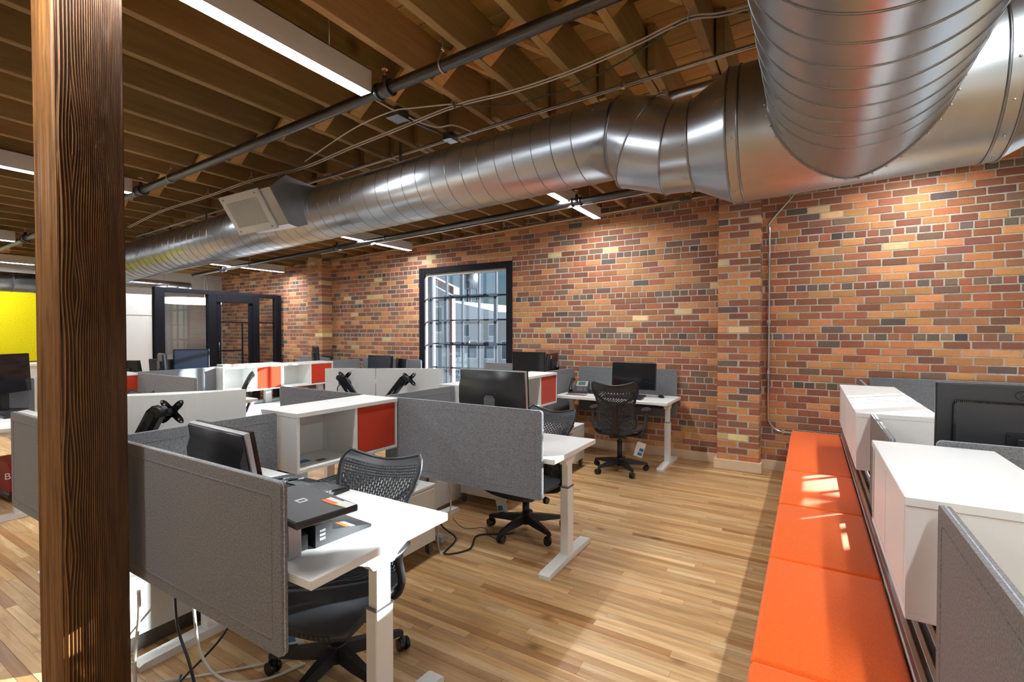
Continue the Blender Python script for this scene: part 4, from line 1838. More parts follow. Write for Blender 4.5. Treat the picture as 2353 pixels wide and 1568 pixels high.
    def back_pt(u, v, th=0.0):
        s_ = (u - .5) * 2
        z = .345 + .535 * v
        z += -.040 * (1 - abs(s_) ** 1.7) * max(0, v - .55) / .45 + .012 * (1 - s_ * s_) * max(0, .2 - v) / .2 * -1
        y_ = -.235 - .055 * v - .030 * math.sin(PI * (v * 1.15 + .05)) * -1 - .05 * v * v
        y_ += .045 * s_ * s_ * (.45 + .55 * (1 - v))
        if v > .93:
            y_ -= .012 * (v - .93) / .07
        return (s_ * hw(v), y_ - th, z + dz)
    NU, NV = 59, 120

    def keep(i, j):
        if j < 7 or j > NV - 9 or i < 3 or i > NU - 4:
            return True
        if i % 2 == 0:
            return True
        ph = 3 if (i // 2) % 2 else 0
        s_ = abs(i / NU - .5) * 2
        if j > NV - 22:
            return (j + ph) % 3 != 0
        return (j + ph) % 6 >= 4
    m = MB()
    m.grid(back_pt, NU, NV, True, keep)
    bk = obj('backrest', m, CHR, t, True)
    sd = bk.modifiers.new('thickness', 'SOLIDIFY')
    sd.thickness = .006
    sd.offset = 0
    m = MB()
    rimp = [back_pt(u_ / 24, 1.0) for u_ in range(25)] + [back_pt(1, 1 - k / 30) for k in range(1, 31)] + [back_pt(1 - u_ / 24, 0) for u_ in range(1, 25)] + [back_pt(0, k / 30) for k in range(1, 30)]
    m.tube(rimp, .0085, 6, closed=True)
    obj('back_rim', m, BK, bk, True)
    # Y-shaped spine behind the shell
    m = MB()
    sp = [(0, -.13, .30 + dz), (0, -.24, .36 + dz), (0, -.292, .50 + dz), (0, -.318, .60 + dz), (0, -.325, .655 + dz)]
    ws = [.045, .042, .034, .032, .036]
    v = []
    for (p, w_) in zip(sp, ws):
        v += [(p[0] - w_, p[1], p[2]), (p[0] + w_, p[1], p[2]), (p[0] + w_ * .7, p[1] - .026, p[2] - .006), (p[0] - w_ * .7, p[1] - .026, p[2] - .006)]
    f = []
    for i in range(4):
        for j in range(4):
            f.append((i * 4 + j, i * 4 + (j + 1) % 4, (i + 1) * 4 + (j + 1) % 4, (i + 1) * 4 + j))
    m.add(v, f + [(0, 1, 2, 3), (19, 18, 17, 16)], False)
    spn = obj('back_spine', m, BK, t, True)
    m = MB()
    yoke = []
    for (u_, v_) in ((.0, .80), (.06, .72), (.16, .655), (.30, .605), (.42, .575), (.5, .565), (.58, .575), (.70, .605), (.84, .655), (.94, .72), (1.0, .80)):
        p = back_pt(u_, v_)
        yoke.append((p[0], p[1] - .012, p[2]))
    m.tube(smooth_path(yoke, 4), .0125, 8)
    obj('back_yoke', m, BK, spn, True)
    for sg in (-1, 1):
        m = MB()
        p1, p2 = back_pt(.5 + sg * .30, .30), back_pt(.5 + sg * .42, .33)
        m.tube(smooth_path([(sg * .025, -.288, .44 + dz), (p1[0], p1[1] - .014, p1[2]), (p2[0], p2[1] - .008, p2[2])], 4), .010, 8)
        obj('lumbar_wing', m, BK, spn, True)
    if arms:
        for sg in (-1, 1):
            m = MB()
            m.tube(smooth_path([(sg * .07, -.06, .305 + dz), (sg * .20, -.10, .325 + dz), (sg * .262, -.085, .40 + dz), (sg * .275, -.05, .50 + dz), (sg * .272, -.03, .555 + dz)], 5), .017, 8)
            ar = obj('arm_post', m, BK, t, True)
            m = MB()
            m.ball((sg * .268, .0, .572 + dz), .046, .128, .017, 16, 8)
            obj('arm_pad', m, M['black'], ar, True)
    if tagged:
        m = MB()
        m.cyl((.215, .03, .29 + dz), (.222, .03, .215 + dz), .0012, 4)
        st = obj('tag_string', m, M['cable_w'], t, True)
        m = MB()
        mt_ = Matrix.Translation((.222, .03, .215 + dz)) @ Matrix.Rotation(R(16), 4, 'Y') @ Matrix.Rotation(R(10), 4, 'Z')
        m.box(-.045, .045, -.0012, .0012, -.15, .004, 0, mt_)
        cd_ = obj('tag_card', m, M['tag'], t, True)
        m = MB()
        for (a_, b_, c_, d_) in ((-.01, .035, -.135, -.10), (-.004, .038, -.09, -.055)):
            m.box(a_, b_, -.0018, -.0010, c_, d_, 0, mt_)
            m.box(a_, b_, .0010, .0018, c_, d_, 0, mt_)
        obj('tag_print', m, M['blue'], cd_, True)
    return t


def keyboard(label, loc, rz, w=.43, d=.14):
    t = thing('keyboard', label, 'keyboard', loc, rz, 'black keyboards')
    m = MB()
    m.prism([(-d / 2, .0), (d / 2, .0), (d / 2, .022), (-d / 2, .010)], -w / 2, w / 2, 'x')
    obj('case', m, M['black'], t, True)
    m = MB()
    for r_ in range(6):
        yy = -d / 2 + .012 + r_ * .0195
        for k in range(22):
            xx = -w / 2 + .010 + k * (w - .02) / 22
            if k in (15, 18) or (r_ == 0 and 4 < k < 10):
                continue
            z = .010 + (yy + d / 2) / d * .012
            m.box(xx + .001, xx + .0165, yy, yy + .0165, z, z + .007)
    o = obj('keys', m, M['char'], t, True)
    o['kind'] = 'stuff'
    return t


def cable(label, pts, mat='cable_k', r=.0035, name='cable'):
    p = smooth_path(pts, 7)
    m = MB()
    m.tube(p, r, 6)
    return tag(obj(name, m, M[mat], loc=p[0]), label, 'cable')

# ================================================================== THE OFFICE
DA, DB, DC = (.90, 1.535), (2.49, 3.13), (5.095, 5.72)
SYA, SYB, SYC = .882, 2.466, 5.745
S2 = -3.97                        # second row of desks, further left
GD, GS, GU, GLO = 'white standing desks', 'grey felt privacy screens', 'raised white cabinets', 'low white drawer cabinets'

# ---- first row, right-hand side
desk(-2.53, -1.24, *DA, 'white standing desk nearest the timber post with laptop stand on it', GD)
desk(-2.53, -1.24, *DB, 'white standing desk in the middle behind a grey screen', GD)
_dc = desk(-2.53, -1.24, *DC, 'white standing desk against the brick wall with telephone', GD)
m = MB()
m.box(-2.25, -1.40, 5.52, 5.64, .595, .66, .004)
obj('cable_tray', m, M['black'], _dc)
felt_screen(-2.54, -1.34, SYA, .47, 1.0, 'large taupe felt screen in front of the nearest desk', GS, 'fab_w')
felt_screen(-2.54, -1.30, SYB, .483, 1.0, 'grey felt screen in front of the middle desk', GS)
felt_screen(-2.50, -1.292, SYC, .472, 1.022, 'grey felt screen against the brick wall behind the telephone', GS)
felt_screen(.90, 1.64, -2.56, .47, 1.0, 'dark grey felt screen along the left end of the nearest desk', GS, 'fab', 'y')
felt_screen(2.49, 3.26, -2.57, .47, 1.0, 'dark grey felt screen along the left end of the middle desk', GS, 'fab', 'y')
felt_screen(4.96, 5.72, -2.57, .47, 1.0, 'dark grey felt screen beside the telephone desk', GS, 'fab', 'y')
upper_cabinet(-2.75, -2.42, 1.675, 2.445, 1, 'raised white cabinet with open cubby and red door near the centre', GU)
upper_cabinet(-2.75, -2.42, 3.29, 4.10, 1, 'raised white cabinet mostly hidden by the middle monitor', GU)
upper_cabinet(-2.75, -2.42, 4.105, 4.935, 1, 'raised white cabinet with red door beside the telephone desk', GU)
low_cabinet(-2.54, -2.085, 1.62, 2.45, 1, 'low white drawer cabinet under the central red door cabinet', GLO)
low_cabinet(-2.54, -2.085, 3.30, 4.10, 1, 'low white drawer cabinet behind the middle desk', GLO)
low_cabinet(-2.54, -2.085, 4.105, 4.93, 1, 'low white drawer cabinet beside the telephone desk', GLO)

t = thing('spine_panel', 'white base panel with power outlets under the nearest desk', 'panel', (-2.60, 1.25, 0))
m = MB()
m.box(-2.62, -2.585, .90, 1.24, .075, .46, .002)
obj('panel', m, M['white_metal'], t)
m = MB()
m.box(-2.62, -2.585, 1.26, 1.60, .22, .46, .002)
obj('panel', m, M['white_metal'], t)
m = MB()
m.box(-2.64, -2.60, .90, 1.60, .0, .075)
obj('plinth', m, M['dark_steel'], t)
m = MB()
m.box(-2.635, -2.61, 1.245, 1.60, .075, .21)
ra = obj('outlet_rail', m, M['dsilver'], t)
for yy in (1.30, 1.40, 1.50):
    m = MB()
    m.box(-2.612, -2.600, yy - .03, yy + .03, .105, .175, .002)
    obj('outlet', m, M['beige'], ra)
m = MB()
m.box(-2.61, -2.596, 1.335, 1.365, .12, .15)
obj('switch', m, M['redbag'], ra)

for (dx_, lb_) in ((0, 'white spine beam with metal ribs under the central cabinets'), (S2, 'white spine beam with metal ribs under the sunlit cabinets')):
    t = thing('spine_beam', lb_, 'beam', (-2.62 + dx_, 3.6, 0), 0, 'spine beams')
    m = MB()
    m.box(-2.70 + dx_, -2.548 + dx_, 1.66, 5.70, .03, .452, .002)
    obj('beam', m, M['white_metal'], t)
    for k in range(4):
        m = MB()
        m.box(-2.70 + dx_ + .03 * k, -2.684 + dx_ + .03 * k, 1.66, 5.70, .4525, .50, .002)
        obj('rib', m, M['galv'], t)

# ---- first row, left-hand side
desk(-3.955, -2.79, DA[0], 1.66, 'white standing desk left of the timber post with a curved white panel', GD, (0,))
desk(-3.955, -2.79, DB[0], 3.52, 'white standing desk behind the cabinets carrying two curved white panels', GD, (0,))
desk(-3.955, -2.79, *DC, 'white standing desk under the window', GD, (0,))
felt_screen(-3.875, -2.78, SYA, .46, 1.0, 'taupe felt screen whose edge shows just left of the timber post', GS, 'fab_w')
felt_screen(-3.77, -2.79, SYB, .47, 1.0, 'grey felt screen behind the central cabinet, left of centre', GS)
felt_screen(-3.95, -2.79, SYC, .47, 1.02, 'grey felt screen below the window at its right side', GS)


def bowed_panel(p, q, z0, z1, bulge, label):
    """white panel with straight back and bowed front, standing from p to q (plan points)"""
    P_, Q_ = Vector((p[0], p[1], 0)), Vector((q[0], q[1], 0))
    d = (Q_ - P_).normalized()
    n_ = Vector((d.y, -d.x, 0))
    L_ = (Q_ - P_).length
    out = []
    for i in range(17):
        s_ = i / 16
        out.append(P_ + d * (L_ * s_) + n_ * (.016 + bulge * math.sin(PI * s_)))
    back = [Q_, P_]
    t_ = thing('curved_panel', label, 'panel', (P_ + Q_) / 2 + Vector((0, 0, z0)), 0, 'curved white panels')
    m_ = MB()
    m_.prism([(v_.x, v_.y) for v_ in out + back], z0 + .10, z1, 'z')
    obj('panel', m_, M['white'], t_)
    m_ = MB()
    m_.prism([((v_ + n_ * (-.006 if i < 17 else 0)).x, (v_ + n_ * (-.006 if i < 17 else 0)).y) for i, v_ in enumerate(out + back)], z0, z0 + .097, 'z')
    obj('base_strip', m_, M['white_metal'], t_)
    return t_


bowed_panel((-3.22, 1.00), (-2.80, 1.61), ZD, 1.12, .11, 'bowed white panel right beside the timber post with empty monitor arm')
bowed_panel((-3.80, 2.93), (-3.408, 3.168), ZD, 1.12, .028, 'left one of the two joined curved white panels at the centre')
bowed_panel((-3.400, 3.172), (-2.875, 3.485), ZD, 1.12, .035, 'right one of the two joined curved white panels at the centre')
bare_arm('empty black monitor arm before the bowed white panel by the timber post', (-2.86, 1.06, ZD), R(30), (.15, .36))
bare_arm('empty black monitor arm leaning left before the curved panels', (-3.40, 2.97, ZD), R(30), (-.17, .35))
bare_arm('empty black monitor arm leaning right before the curved panels', (-3.18, 3.038, ZD), R(30), (.20, .345))
cable('black cable loop hanging beside the left leaning monitor arm', [(-3.52, 2.93, 1.0), (-3.60, 2.91, .97), (-3.62, 2.92, .90), (-3.56, 2.94, .86), (-3.48, 2.96, .86)], r=.005)

# ---- second row (further left)
desk(-2.53 + S2, -1.24 + S2, *DA, 'white desk at the left edge with a keyboard on it', GD)
desk(-2.53 + S2, -1.24 + S2, *DB, 'far white desk in front of the sunlit cabinets', GD)
desk(-2.53 + S2, -1.24 + S2, *DC, 'far white desk with two dark monitors against the brick wall', GD)
desk(-3.955 + S2, -2.79 + S2, DB[0], 3.44, 'far left white desk crowded with dark monitors', GD, (0,))
desk(-3.955 + S2, -2.79 + S2, 4.90, 5.53, 'furthest white desk near the glass room', GD, (0,))
felt_screen(-2.54 + S2, -1.19 + S2, SYB, .47, 1.0, 'taupe felt screen beside the red door cabinet right of the timber post', GS, 'fab_w')
felt_screen(-2.50 + S2, -1.19 + S2, SYC, .47, 1.02, 'far grey felt screen behind the two dark monitors', GS)
felt_screen(-3.95 + S2, -2.90 + S2, 5.552, .47, 1.02, 'furthest grey felt screen near the glass room', GS)
felt_screen(.90, 1.64, -2.57 + S2, .47, 1.0, 'dark grey felt screen behind the keyboard at the left edge', GS, 'fab', 'y')
felt_screen(2.49, 3.36, -2.57 + S2, .47, 1.0, 'dark grey felt screen beside the near end of the sunlit cabinets', GS, 'fab', 'y')
felt_screen(5.10, 5.72, -2.57 + S2, .47, 1.0, 'dark grey felt screen right of the sunlit cabinets', GS, 'fab', 'y')
upper_cabinet(-2.75 + S2, -2.42 + S2, 1.70, 2.475, 1, 'raised white cabinet with red door right of the timber post', GU)
upper_cabinet(-2.75 + S2, -2.42 + S2, 3.38, 4.20, 1, 'sunlit raised cabinet, nearer one with pale red door', GU)
upper_cabinet(-2.75 + S2, -2.42 + S2, 4.205, 5.06, 1, 'sunlit raised cabinet, farther one with red door', GU)
low_cabinet(-2.54 + S2, -2.085 + S2, 3.40, 4.20, 1, 'low white cabinet under the nearer sunlit cabinet', GLO)
low_cabinet(-2.54 + S2, -2.085 + S2, 4.205, 5.05, 1, 'low white cabinet under the farther sunlit cabinet', GLO)
low_cabinet(-2.54 + S2, -2.085 + S2, 1.62, 2.45, 1, 'low white cabinet under the red door cabinet by the post', GLO)
t = thing('paper_stack', 'flat white papers lying on top of the sunlit cabinets', 'papers', (-6.55, 3.9, 1.0))
m = MB()
m.box(-6.70, -6.47, 3.62, 4.25, 1.0005, 1.018, .002)
obj('sheets', m, M['tag'], t)
m = MB()
m.box(-6.66, -6.50, 3.44, 3.58, 1.0005, 1.03, .004)
tag(obj('paper_box', m, M['beige'], loc=(-6.58, 3.5, 1.0)), 'small grey box on the near end of the sunlit cabinets', 'box')
for k, (dx_, mt_) in enumerate(((0, 'char'), (.03, 'tag'))):
    m = MB()
    m.box(-6.62 + dx_, -6.42 + dx_, 3.46, 3.70, .6805 + .012 * k, .692 + .012 * k)
    tag(obj('folder', m, M[mt_], loc=(-6.5, 3.55, .68)), 'dark folder lying in the sunlit open cubby' if k == 0 else 'white folder on top of the dark one in the sunlit cubby', 'folder')

# ---- right-hand row: low bench with orange cushions, cabinets, screens
seams = [5.70, 4.045, 3.225, 2.432, 1.635, .84, .05]
names = ['orange bench cushion against the brick wall', 'orange bench cushion second from the wall with a sunny patch', 'orange bench cushion third from the brick wall', 'orange bench cushion fourth from the brick wall, beside nearest cabinet', 'orange bench cushion at the bottom edge', 'orange bench cushion below the camera']
for i in range(5):
    a, b = seams[i + 1] + .004, seams[i] - .004
    m = MB()
    m.prism(rrect(-.145, .262, a, b, .012, 3), .408, .440, 'z')
    n0 = len(m.v)
    inner = rrect(-.139, .256, a + .006, b - .006, .012, 3)
    outer = rrect(-.145, .262, a, b, .012, 3)
    k = len(inner)
    m.v += [(p[0], p[1], .440) for p in outer] + [(p[0], p[1], .453) for p in inner] + [(p[0] * .97 + .03 * .06, (p[1] - (a + b) / 2) * .985 + (a + b) / 2, .4555) for p in inner]
    for r_ in range(2):
        for j in range(k):
            j2 = (j + 1) % k
            m.f.append((n0 + r_ * k + j, n0 + r_ * k + j2, n0 + (r_ + 1) * k + j2, n0 + (r_ + 1) * k + j))
            m.sm.append(True)
    m.f.append(tuple(n0 + 2 * k + j for j in range(k)))
    m.sm.append(True)
    tag(obj('bench_cushion', m, M['orange'], loc=(.06, (a + b) / 2, .408)), names[i], 'cushion', 'orange bench cushions')
    low_cabinet(-.13, .255, seams[i + 1] + .002, seams[i] - .002, -1, ['low white cabinet carrying the bench cushion by the brick wall', 'low white cabinet under the second bench cushion', 'low white cabinet under the third bench cushion', 'low white cabinet under the fourth bench cushion', 'low white cabinet under the bench end by the picture edge', 'low white cabinet below the camera'][i], 'low white cabinets under the bench', .407)
t = thing('aluminium_rail', 'grooved aluminium rail between the orange bench and the cabinets', 'rail', (.33, 3, .2))
m = MB()
m.box(.268, .40, 1.69, 5.70, .10, .452)
obj('beam', m, M['white_metal'], t)
for k, x in enumerate((.270, .300, .330, .360)):
    m = MB()
    m.box(x, x + .016, 1.69, 5.70, .4525, .492 + (.020 if k > 1 else 0), .002)
    obj('rib', m, M['galv'], t)
YS = .075
fc = 'white'
upper_cabinet(.232, .60, 1.70, 2.515, -1, 'nearest raised white cabinet beside the orange bench', GU, doors=[(1.75, 2.47, 'white')])
upper_cabinet(.232, .60, 3.345, 5.065, -1, 'long raised white cabinet at the far end of the orange bench', GU, doors=[(3.39, 4.27, 'white'), (4.29, 5.03, 'white')], inset=.05, z0=.675)
felt_screen(.50, 1.672, .305, .20, 1.0, 'purplish felt screen in the lower right corner', GS, 'fab_w', 'y')
felt_screen(2.58, 3.33, .305, .516, 1.0, 'brownish felt screen between the two bench cabinets', GS, 'fab_w', 'y')
felt_screen(5.08, 5.70, .42, .60, 1.0, 'small felt screen end beside the brick wall over the bench', GS, 'fab_w', 'y')
felt_screen(.44, 1.75, 2.545, .48, 1.018, 'grey felt screen in front of the big dark monitor', GS)
felt_screen(.50, 1.75, SYC, .48, 1.02, 'grey felt screen on the brick wall behind the long bench cabinet', GS)
desk(.66, 1.96, 2.58, 3.22, 'white desk carrying the big dark monitor at right', GD)
desk(.66, 1.96, *DC, 'white desk at the wall right of the bench', GD)
monitor('big dark monitor seen from behind at the right edge', (.765, 2.79, ZD), R(180 - 2.5), .58, .39, 'lg', R(-3), True, .125, name='monitor')

# ---- monitors
monitor('black monitor with silver edge on the nearest desk seen from behind', (-2.03, 1.12, ZD), R(180 - 3), .46, .30, 'hp', R(-10), True, .055)
monitor('black monitor with silver edge behind the middle grey screen', (-1.815, 2.76, ZD), R(180 - 2), .535, .335, 'hp', R(-4), True, .145)
monitor('black widescreen monitor facing the chair at the brick wall', (-1.705, 5.44, ZD), R(0), .50, .30, 'plain', R(-4), True, .085)
monitor('dark blank monitor right of the window above the cabinets', (-3.05, 5.40, ZD), R(4), .45, .29, 'plain', 0, True, .19)
monitor('monitor turned edge-on right of the window with orange sticker', (-2.70, 5.30, ZD), R(-78), .42, .27, 'plain', R(-6), False, .21, sticker=True)
arm_pole('black pole arm holding the edge-on monitor', (-2.635, 5.38, ZD), .38, (-2.70, 5.33, ZD + .33))
monitor('left one of two dark monitors below the window corner', (-5.83, 5.50, ZD), R(-4), .56, .33, 'plain', R(-3), True, .03, scr='screen_b')
monitor('right one of two dark monitors below the window corner', (-5.36, 5.48, ZD), R(-28), .44, .30, 'plain', R(-3), True, .03)
monitor('black monitor back with orange sticker near the glass room', (-6.95, 5.20, ZD), R(150), .56, .34, 'plain', R(-4), False, .16, sticker=True)
arm_pole('black pole arm behind the monitor near the glass room', (-6.80, 5.36, ZD), .40, (-6.92, 5.25, ZD + .34))
monitor('blue reflecting monitor beside the sunlit cabinets', (-6.95, 3.27, ZD), R(58), .40, .33, 'plain', R(-3), True, .18, scr='screen_b')
monitor('small monitor seen edge-on before the blue reflecting one', (-6.86, 2.93, ZD), R(166), .34, .33, 'plain', R(-4), True, .14)
monitor('low dark monitor behind the edge-on one', (-7.32, 3.10, ZD), R(196), .38, .28, 'plain', R(-4), True, .10)
monitor('dark monitor back with small emblem right beside the timber post', (-7.42, 2.70, ZD), R(214), .50, .32, 'plain', R(-14), True, .07)
monitor('tilted dark monitor at the left edge', (-6.12, 1.04, ZD), R(150), .62, .36, 'hp', R(-16), True, .10)
monitor('plain dark monitor behind the tilted one at the left edge', (-6.31, 1.43, ZD), R(128), .40, .36, 'plain', R(-3), True, .17)

# ---- chairs
c1 = make_chair('office_chair', 'black office chair pushed under the nearest desk', -.015, True)
place(c1, (-1.70, 1.36, 0), R(192))
c2 = dup(c1, (-1.755, 3.07, 0), R(172), 'black office chair under the middle desk with a paper tag')
c3 = make_chair('office_chair', 'black office chair with hanging tag facing the brick wall', .085)
place(c3, (-1.69, 4.94, 0), R(9))
dup(c1, (-3.32, 1.98, 0), R(170), 'black office chair glimpsed behind the bowed white panel')
c5 = dup(c3, (-5.90, 3.07, 0), R(150), 'black office chair turned sideways before the sunlit cabinets')
dup(c1, (-5.72, 1.90, 0), R(185), 'black office chair under the desk at the left edge')

# ---- laptop stand on the nearest desk
t = thing('laptop_stand', 'black laptop stand with silver legs on the nearest desk', 'laptop stand', (-1.50, 1.07, ZD), R(-8))
m = MB()
m.box(-1.665, -1.300, .935, 1.150, .848, .872, .004)
top_ = obj('platform', m, M['char'], t)
m = MB()
for (a, b, c, d) in ((-1.50, -1.488, 1.03, 1.062), (-1.472, -1.46, 1.03, 1.062), (-1.50, -1.46, 1.028, 1.034), (-1.50, -1.46, 1.058, 1.064)):
    m.box(a, b, c, d, .8721, .8727)
obj('emblem', m, M['silver'], top_)
for x in (-1.62, -1.405):
    m = MB()
    m.box(x, x + .012, .955, 1.0, .7205, .848, .002)
    obj('side_leg', m, M['silver'], t)
m = MB()
m.box(-1.607, -1.406, .955, .962, .7205, .748)
obj('cross_bar', m, M['black'], t)
m = MB()
m.box(-1.604, -1.425, .968, 1.04, .7205, .775, .003)
obj('cable_tray', m, M['black'], t)  # black filler box added for the dark hollow under the platform
t = thing('docking_station', 'wedge shaped black docking station under the laptop stand', 'docking station', (-1.53, 1.15, ZD), R(-4))
m = MB()
m.prism([(1.055, ZD + .0005), (1.285, ZD + .0005), (1.287, ZD + .010), (1.12, ZD + .045), (1.12, ZD + .075), (1.055, ZD + .075)], -1.60, -1.409, 'x')
db = obj('wedge', m, M['black'], t)
for k in range(3):
    m = MB()
    m.box(-1.4095, -1.4075, 1.070, 1.092, ZD + .022 + .014 * k, ZD + .030 + .014 * k)
    obj('port', m, M['silver'], db)
mm = Matrix.Translation((-1.50, 1.20, ZD + .0275)) @ Matrix.Rotation(R(-10.6), 4, 'X')
for (x0, x1, mt_) in ((-.075, .00, 'tag'),):
    m = MB()
    m.box(.02, .085, -.002, .018, 0, .0012, 0, mm)
    obj('sticker_white', m, M['tag'], db)
    m = MB()
    m.box(.02, .085, -.022, -.002, 0, .0012, 0, mm)
    obj('sticker_orange', m, M['ora'], db)
for (x, yq, rz, k) in ((-1.39, 1.095, -5, 'orange and white sticker on the laptop stand'),):
    t = thing('sticker', k, 'sticker', (x, yq, .8725), R(rz))
    m = MB()
    m.box(-.036, .036, 0, .018, 0, .0008)
    obj('white_half', m, M['tag'], t, True)
    m = MB()
    m.box(-.036, .036, -.02, 0, 0, .0008)
    obj('orange_half', m, M['ora'], t, True)
t = thing('sticky_note', 'pale green edged note at the corner of the laptop stand', 'note', (-1.325, 1.098, .8725), R(-2))
m = MB()
m.box(-.03, .03, -.018, .018, 0, .0008)
obj('sheet', m, M['tag'], t, True)
m = MB()
m.box(-.03, .03, -.024, -.018, 0, .0009)
obj('edge', m, plain('pale_green', lin(196, 206, 130), .6), t, True)

keyboard('black keyboard on the nearest desk behind the laptop stand', (-2.02, 1.445, ZD + .0005), R(181))
keyboard('black keyboard half hidden by the chair at the brick wall', (-1.76, 5.25, ZD + .0005), R(2))
keyboard('dark keyboard on the desk at the left edge', (-6.0, 1.33, ZD + .0005), R(180))


def mouse(label, loc, rz):
    t = thing('computer_mouse', label, 'mouse', loc, rz)
    m = MB()
    m.ball((0, 0, .012), .030, .052, .020, 14, 8)
    m.v = [(p[0], p[1], max(p[2], .0008)) for p in m.v]
    obj('shell', m, M['black_gloss'], t, True)
    m = MB()
    m.cyl((0, .02, .030), (0, .034, .027), .004, 8)
    obj('wheel', m, M['char'], t, True)
    return t


mouse('black mouse on the desk at the brick wall', (-1.405, 5.50, ZD), R(40))
cable('thin black mouse cord on the desk at the brick wall', [(-1.42, 5.55, ZD + .008), (-1.50, 5.60, ZD + .005), (-1.58, 5.57, ZD + .005), (-1.66, 5.60, ZD + .005)], r=.002)

# telephone
t = thing('desk_telephone', 'dark desk telephone with grey display panel beside the red door', 'telephone', (-2.40, 5.46, ZD), R(12))
m = MB()
m.prism([(-.10, .0), (.08, .0), (.08, .13), (.065, .135), (-.10, .025)], -.03, .135, 'x')
bd = obj('body', m, M['char'], t, True)
ph = Matrix.Translation((.055, -.10, .027)) @ Matrix.Rotation(R(33.7), 4, 'X')
m = MB()
m.box(-.068, .070, .095, .19, .0005, .004, .001, ph)
fa = obj('face_panel', m, M['silver'], t, True)
m = MB()
m.box(-.045, .040, .115, .175, .004, .0055, 0, ph)
obj('display', m, M['lcd'], fa, True)
m = MB()
for i in range(4):
    for j in range(3):
        m.box(-.045 + j * .024, -.029 + j * .024, .012 + i * .019, .025 + i * .019, .0005, .005, 0, ph)
for i in range(3):
    m.box(.036, .056, .015 + i * .022, .028 + i * .022, .0005, .005, 0, ph)
o = obj('keypad', m, M['dsilver'], fa, True)
o['kind'] = 'stuff'
m = MB()
m.tube(smooth_path([(-.062, -.085, .03), (-.075, -.05, .075), (-.078, .0, .115), (-.07, .05, .15), (-.058, .068, .165)], 5), [.022] * 5 + [.015] * 11 + [.022] * 5, 10)
obj('handset', m, M['black'], t, True)
m = MB()
m.prism(rrect(-.10, -.03, -.10, .05, .015), .0, .018, 'z')
obj('cradle', m, M['char'], t, True)
m = MB()
m.box(-2.245, -2.14, 5.42, 5.55, ZD + .0005, ZD + .05, .006)
tag(obj('small_black_box', m, M['black'], loc=(-2.2, 5.48, ZD)), 'small black box between telephone and chair back', 'box')
m = MB()
m.box(-2.44, -2.20, 5.20, 5.31, ZD + .0005, ZD + .003)
t = thing('brochure', 'brown brochure with blue strip on the telephone desk', 'brochure', (-2.32, 5.25, ZD))
obj('sheet', m, M['paper'], t)
m = MB()
m.box(-2.37, -2.28, 5.25, 5.28, ZD + .003, ZD + .0036)
obj('blue_strip', m, M['blue'], t)
m = MB()
m.box(-2.60, -2.47, 1.76, 1.93, .6805, .684)
t = thing('flyer', 'small printed flyer lying in the central open cubby', 'flyer', (-2.54, 1.85, .68))
obj('sheet', m, M['tag'], t)
m = MB()
m.box(-2.59, -2.53, 1.77, 1.85, .684, .6846)
obj('print', m, M['blue'], t)
m = MB()
m.box(-2.525, -2.48, 1.86, 1.92, .684, .6846)
obj('print', m, M['char'], t)

# red tool bag at the left edge
t = thing('tool_bag', 'red bag with white lettering under the desk at the left edge', 'bag', (-6.02, 1.42, .06))
m = MB()
m.prism(rrect(-6.30, -5.75, .075, .33, .05), 1.28, 1.52, 'y')
bg = obj('bag_body', m, M['redbag'], t)
m = MB()
m.box(-6.31, -5.74, 1.27, 1.53, .03, .085, .01)
obj('bag_base', m, M['black'], t)
m = MB()
m.tube(smooth_path([(-6.2, 1.40, .32), (-6.1, 1.40, .40), (-5.95, 1.40, .40), (-5.85, 1.40, .32)], 5), .012, 8)
obj('bag_handle', m, M['black'], t)
text('BUEHLER', .075, M['tag'], bg, Vector((-5.7485, 1.40, .235)) - Vector((-6.02, 1.42, .06)), (PI / 2, 0, PI / 2), 'bag_lettering')

# ---- cables under the nearest desk and behind the middle one
cable('grey cable hanging to the floor beside the timber post', [(-2.10, .80, .50), (-2.10, .80, .40), (-2.115, .79, .22), (-2.10, .80, .05), (-2.06, .84, .006)], 'beige', .006)
cable('black cable curving down under the taupe screen', [(-2.28, 1.0, .52), (-2.27, 1.0, .44), (-2.33, 1.02, .32), (-2.26, 1.0, .20), (-2.13, .98, .12), (-2.05, .97, .03)], r=.0055)
cable('white cable looping out from the outlet rail to the floor', [(-2.30, 1.13, .48), (-2.36, 1.12, .34), (-2.34, 1.10, .24), (-2.20, 1.06, .08), (-2.05, 1.08, .010), (-1.92, 1.17, .008), (-1.86, 1.32, .008)], 'cable_w', .006)
cable('black cable stretched low across the floor behind the post', [(-2.62, 1.20, .13), (-2.40, 1.32, .30), (-2.24, 1.20, .12), (-2.20, .98, .012), (-2.10, .80, .006), (-1.98, .66, .006)], r=.005)
cable('black cable lying curled on the floor by the screen', [(-2.24, 1.0, .01), (-2.10, .92, .006), (-2.04, .96, .006), (-2.06, .86, .006), (-1.96, .74, .006), (-2.0, .6, .006)], r=.0055)
cable('white cable along the floor beside the desk foot', [(-2.40, .70, .007), (-2.30, .90, .007), (-2.12, 1.10, .007), (-1.95, 1.30, .007), (-1.80, 1.50, .007)], 'cable_w', .005)
cable('thin black cable from the desk to the outlet rail', [(-2.45, 1.36, .66), (-2.50, 1.36, .42), (-2.57, 1.37, .20), (-2.60, 1.38, .15)], r=.004)
cable('black cable hanging below the middle screen and coiling on the floor', [(-2.28, 2.60, .50), (-2.27, 2.60, .30), (-2.16, 2.60, .12), (-2.08, 2.66, .02), (-2.02, 2.46, .006), (-1.92, 2.60, .006), (-2.0, 2.80, .006), (-1.86, 2.92, .006), (-1.80, 2.98, .006)], r=.006)
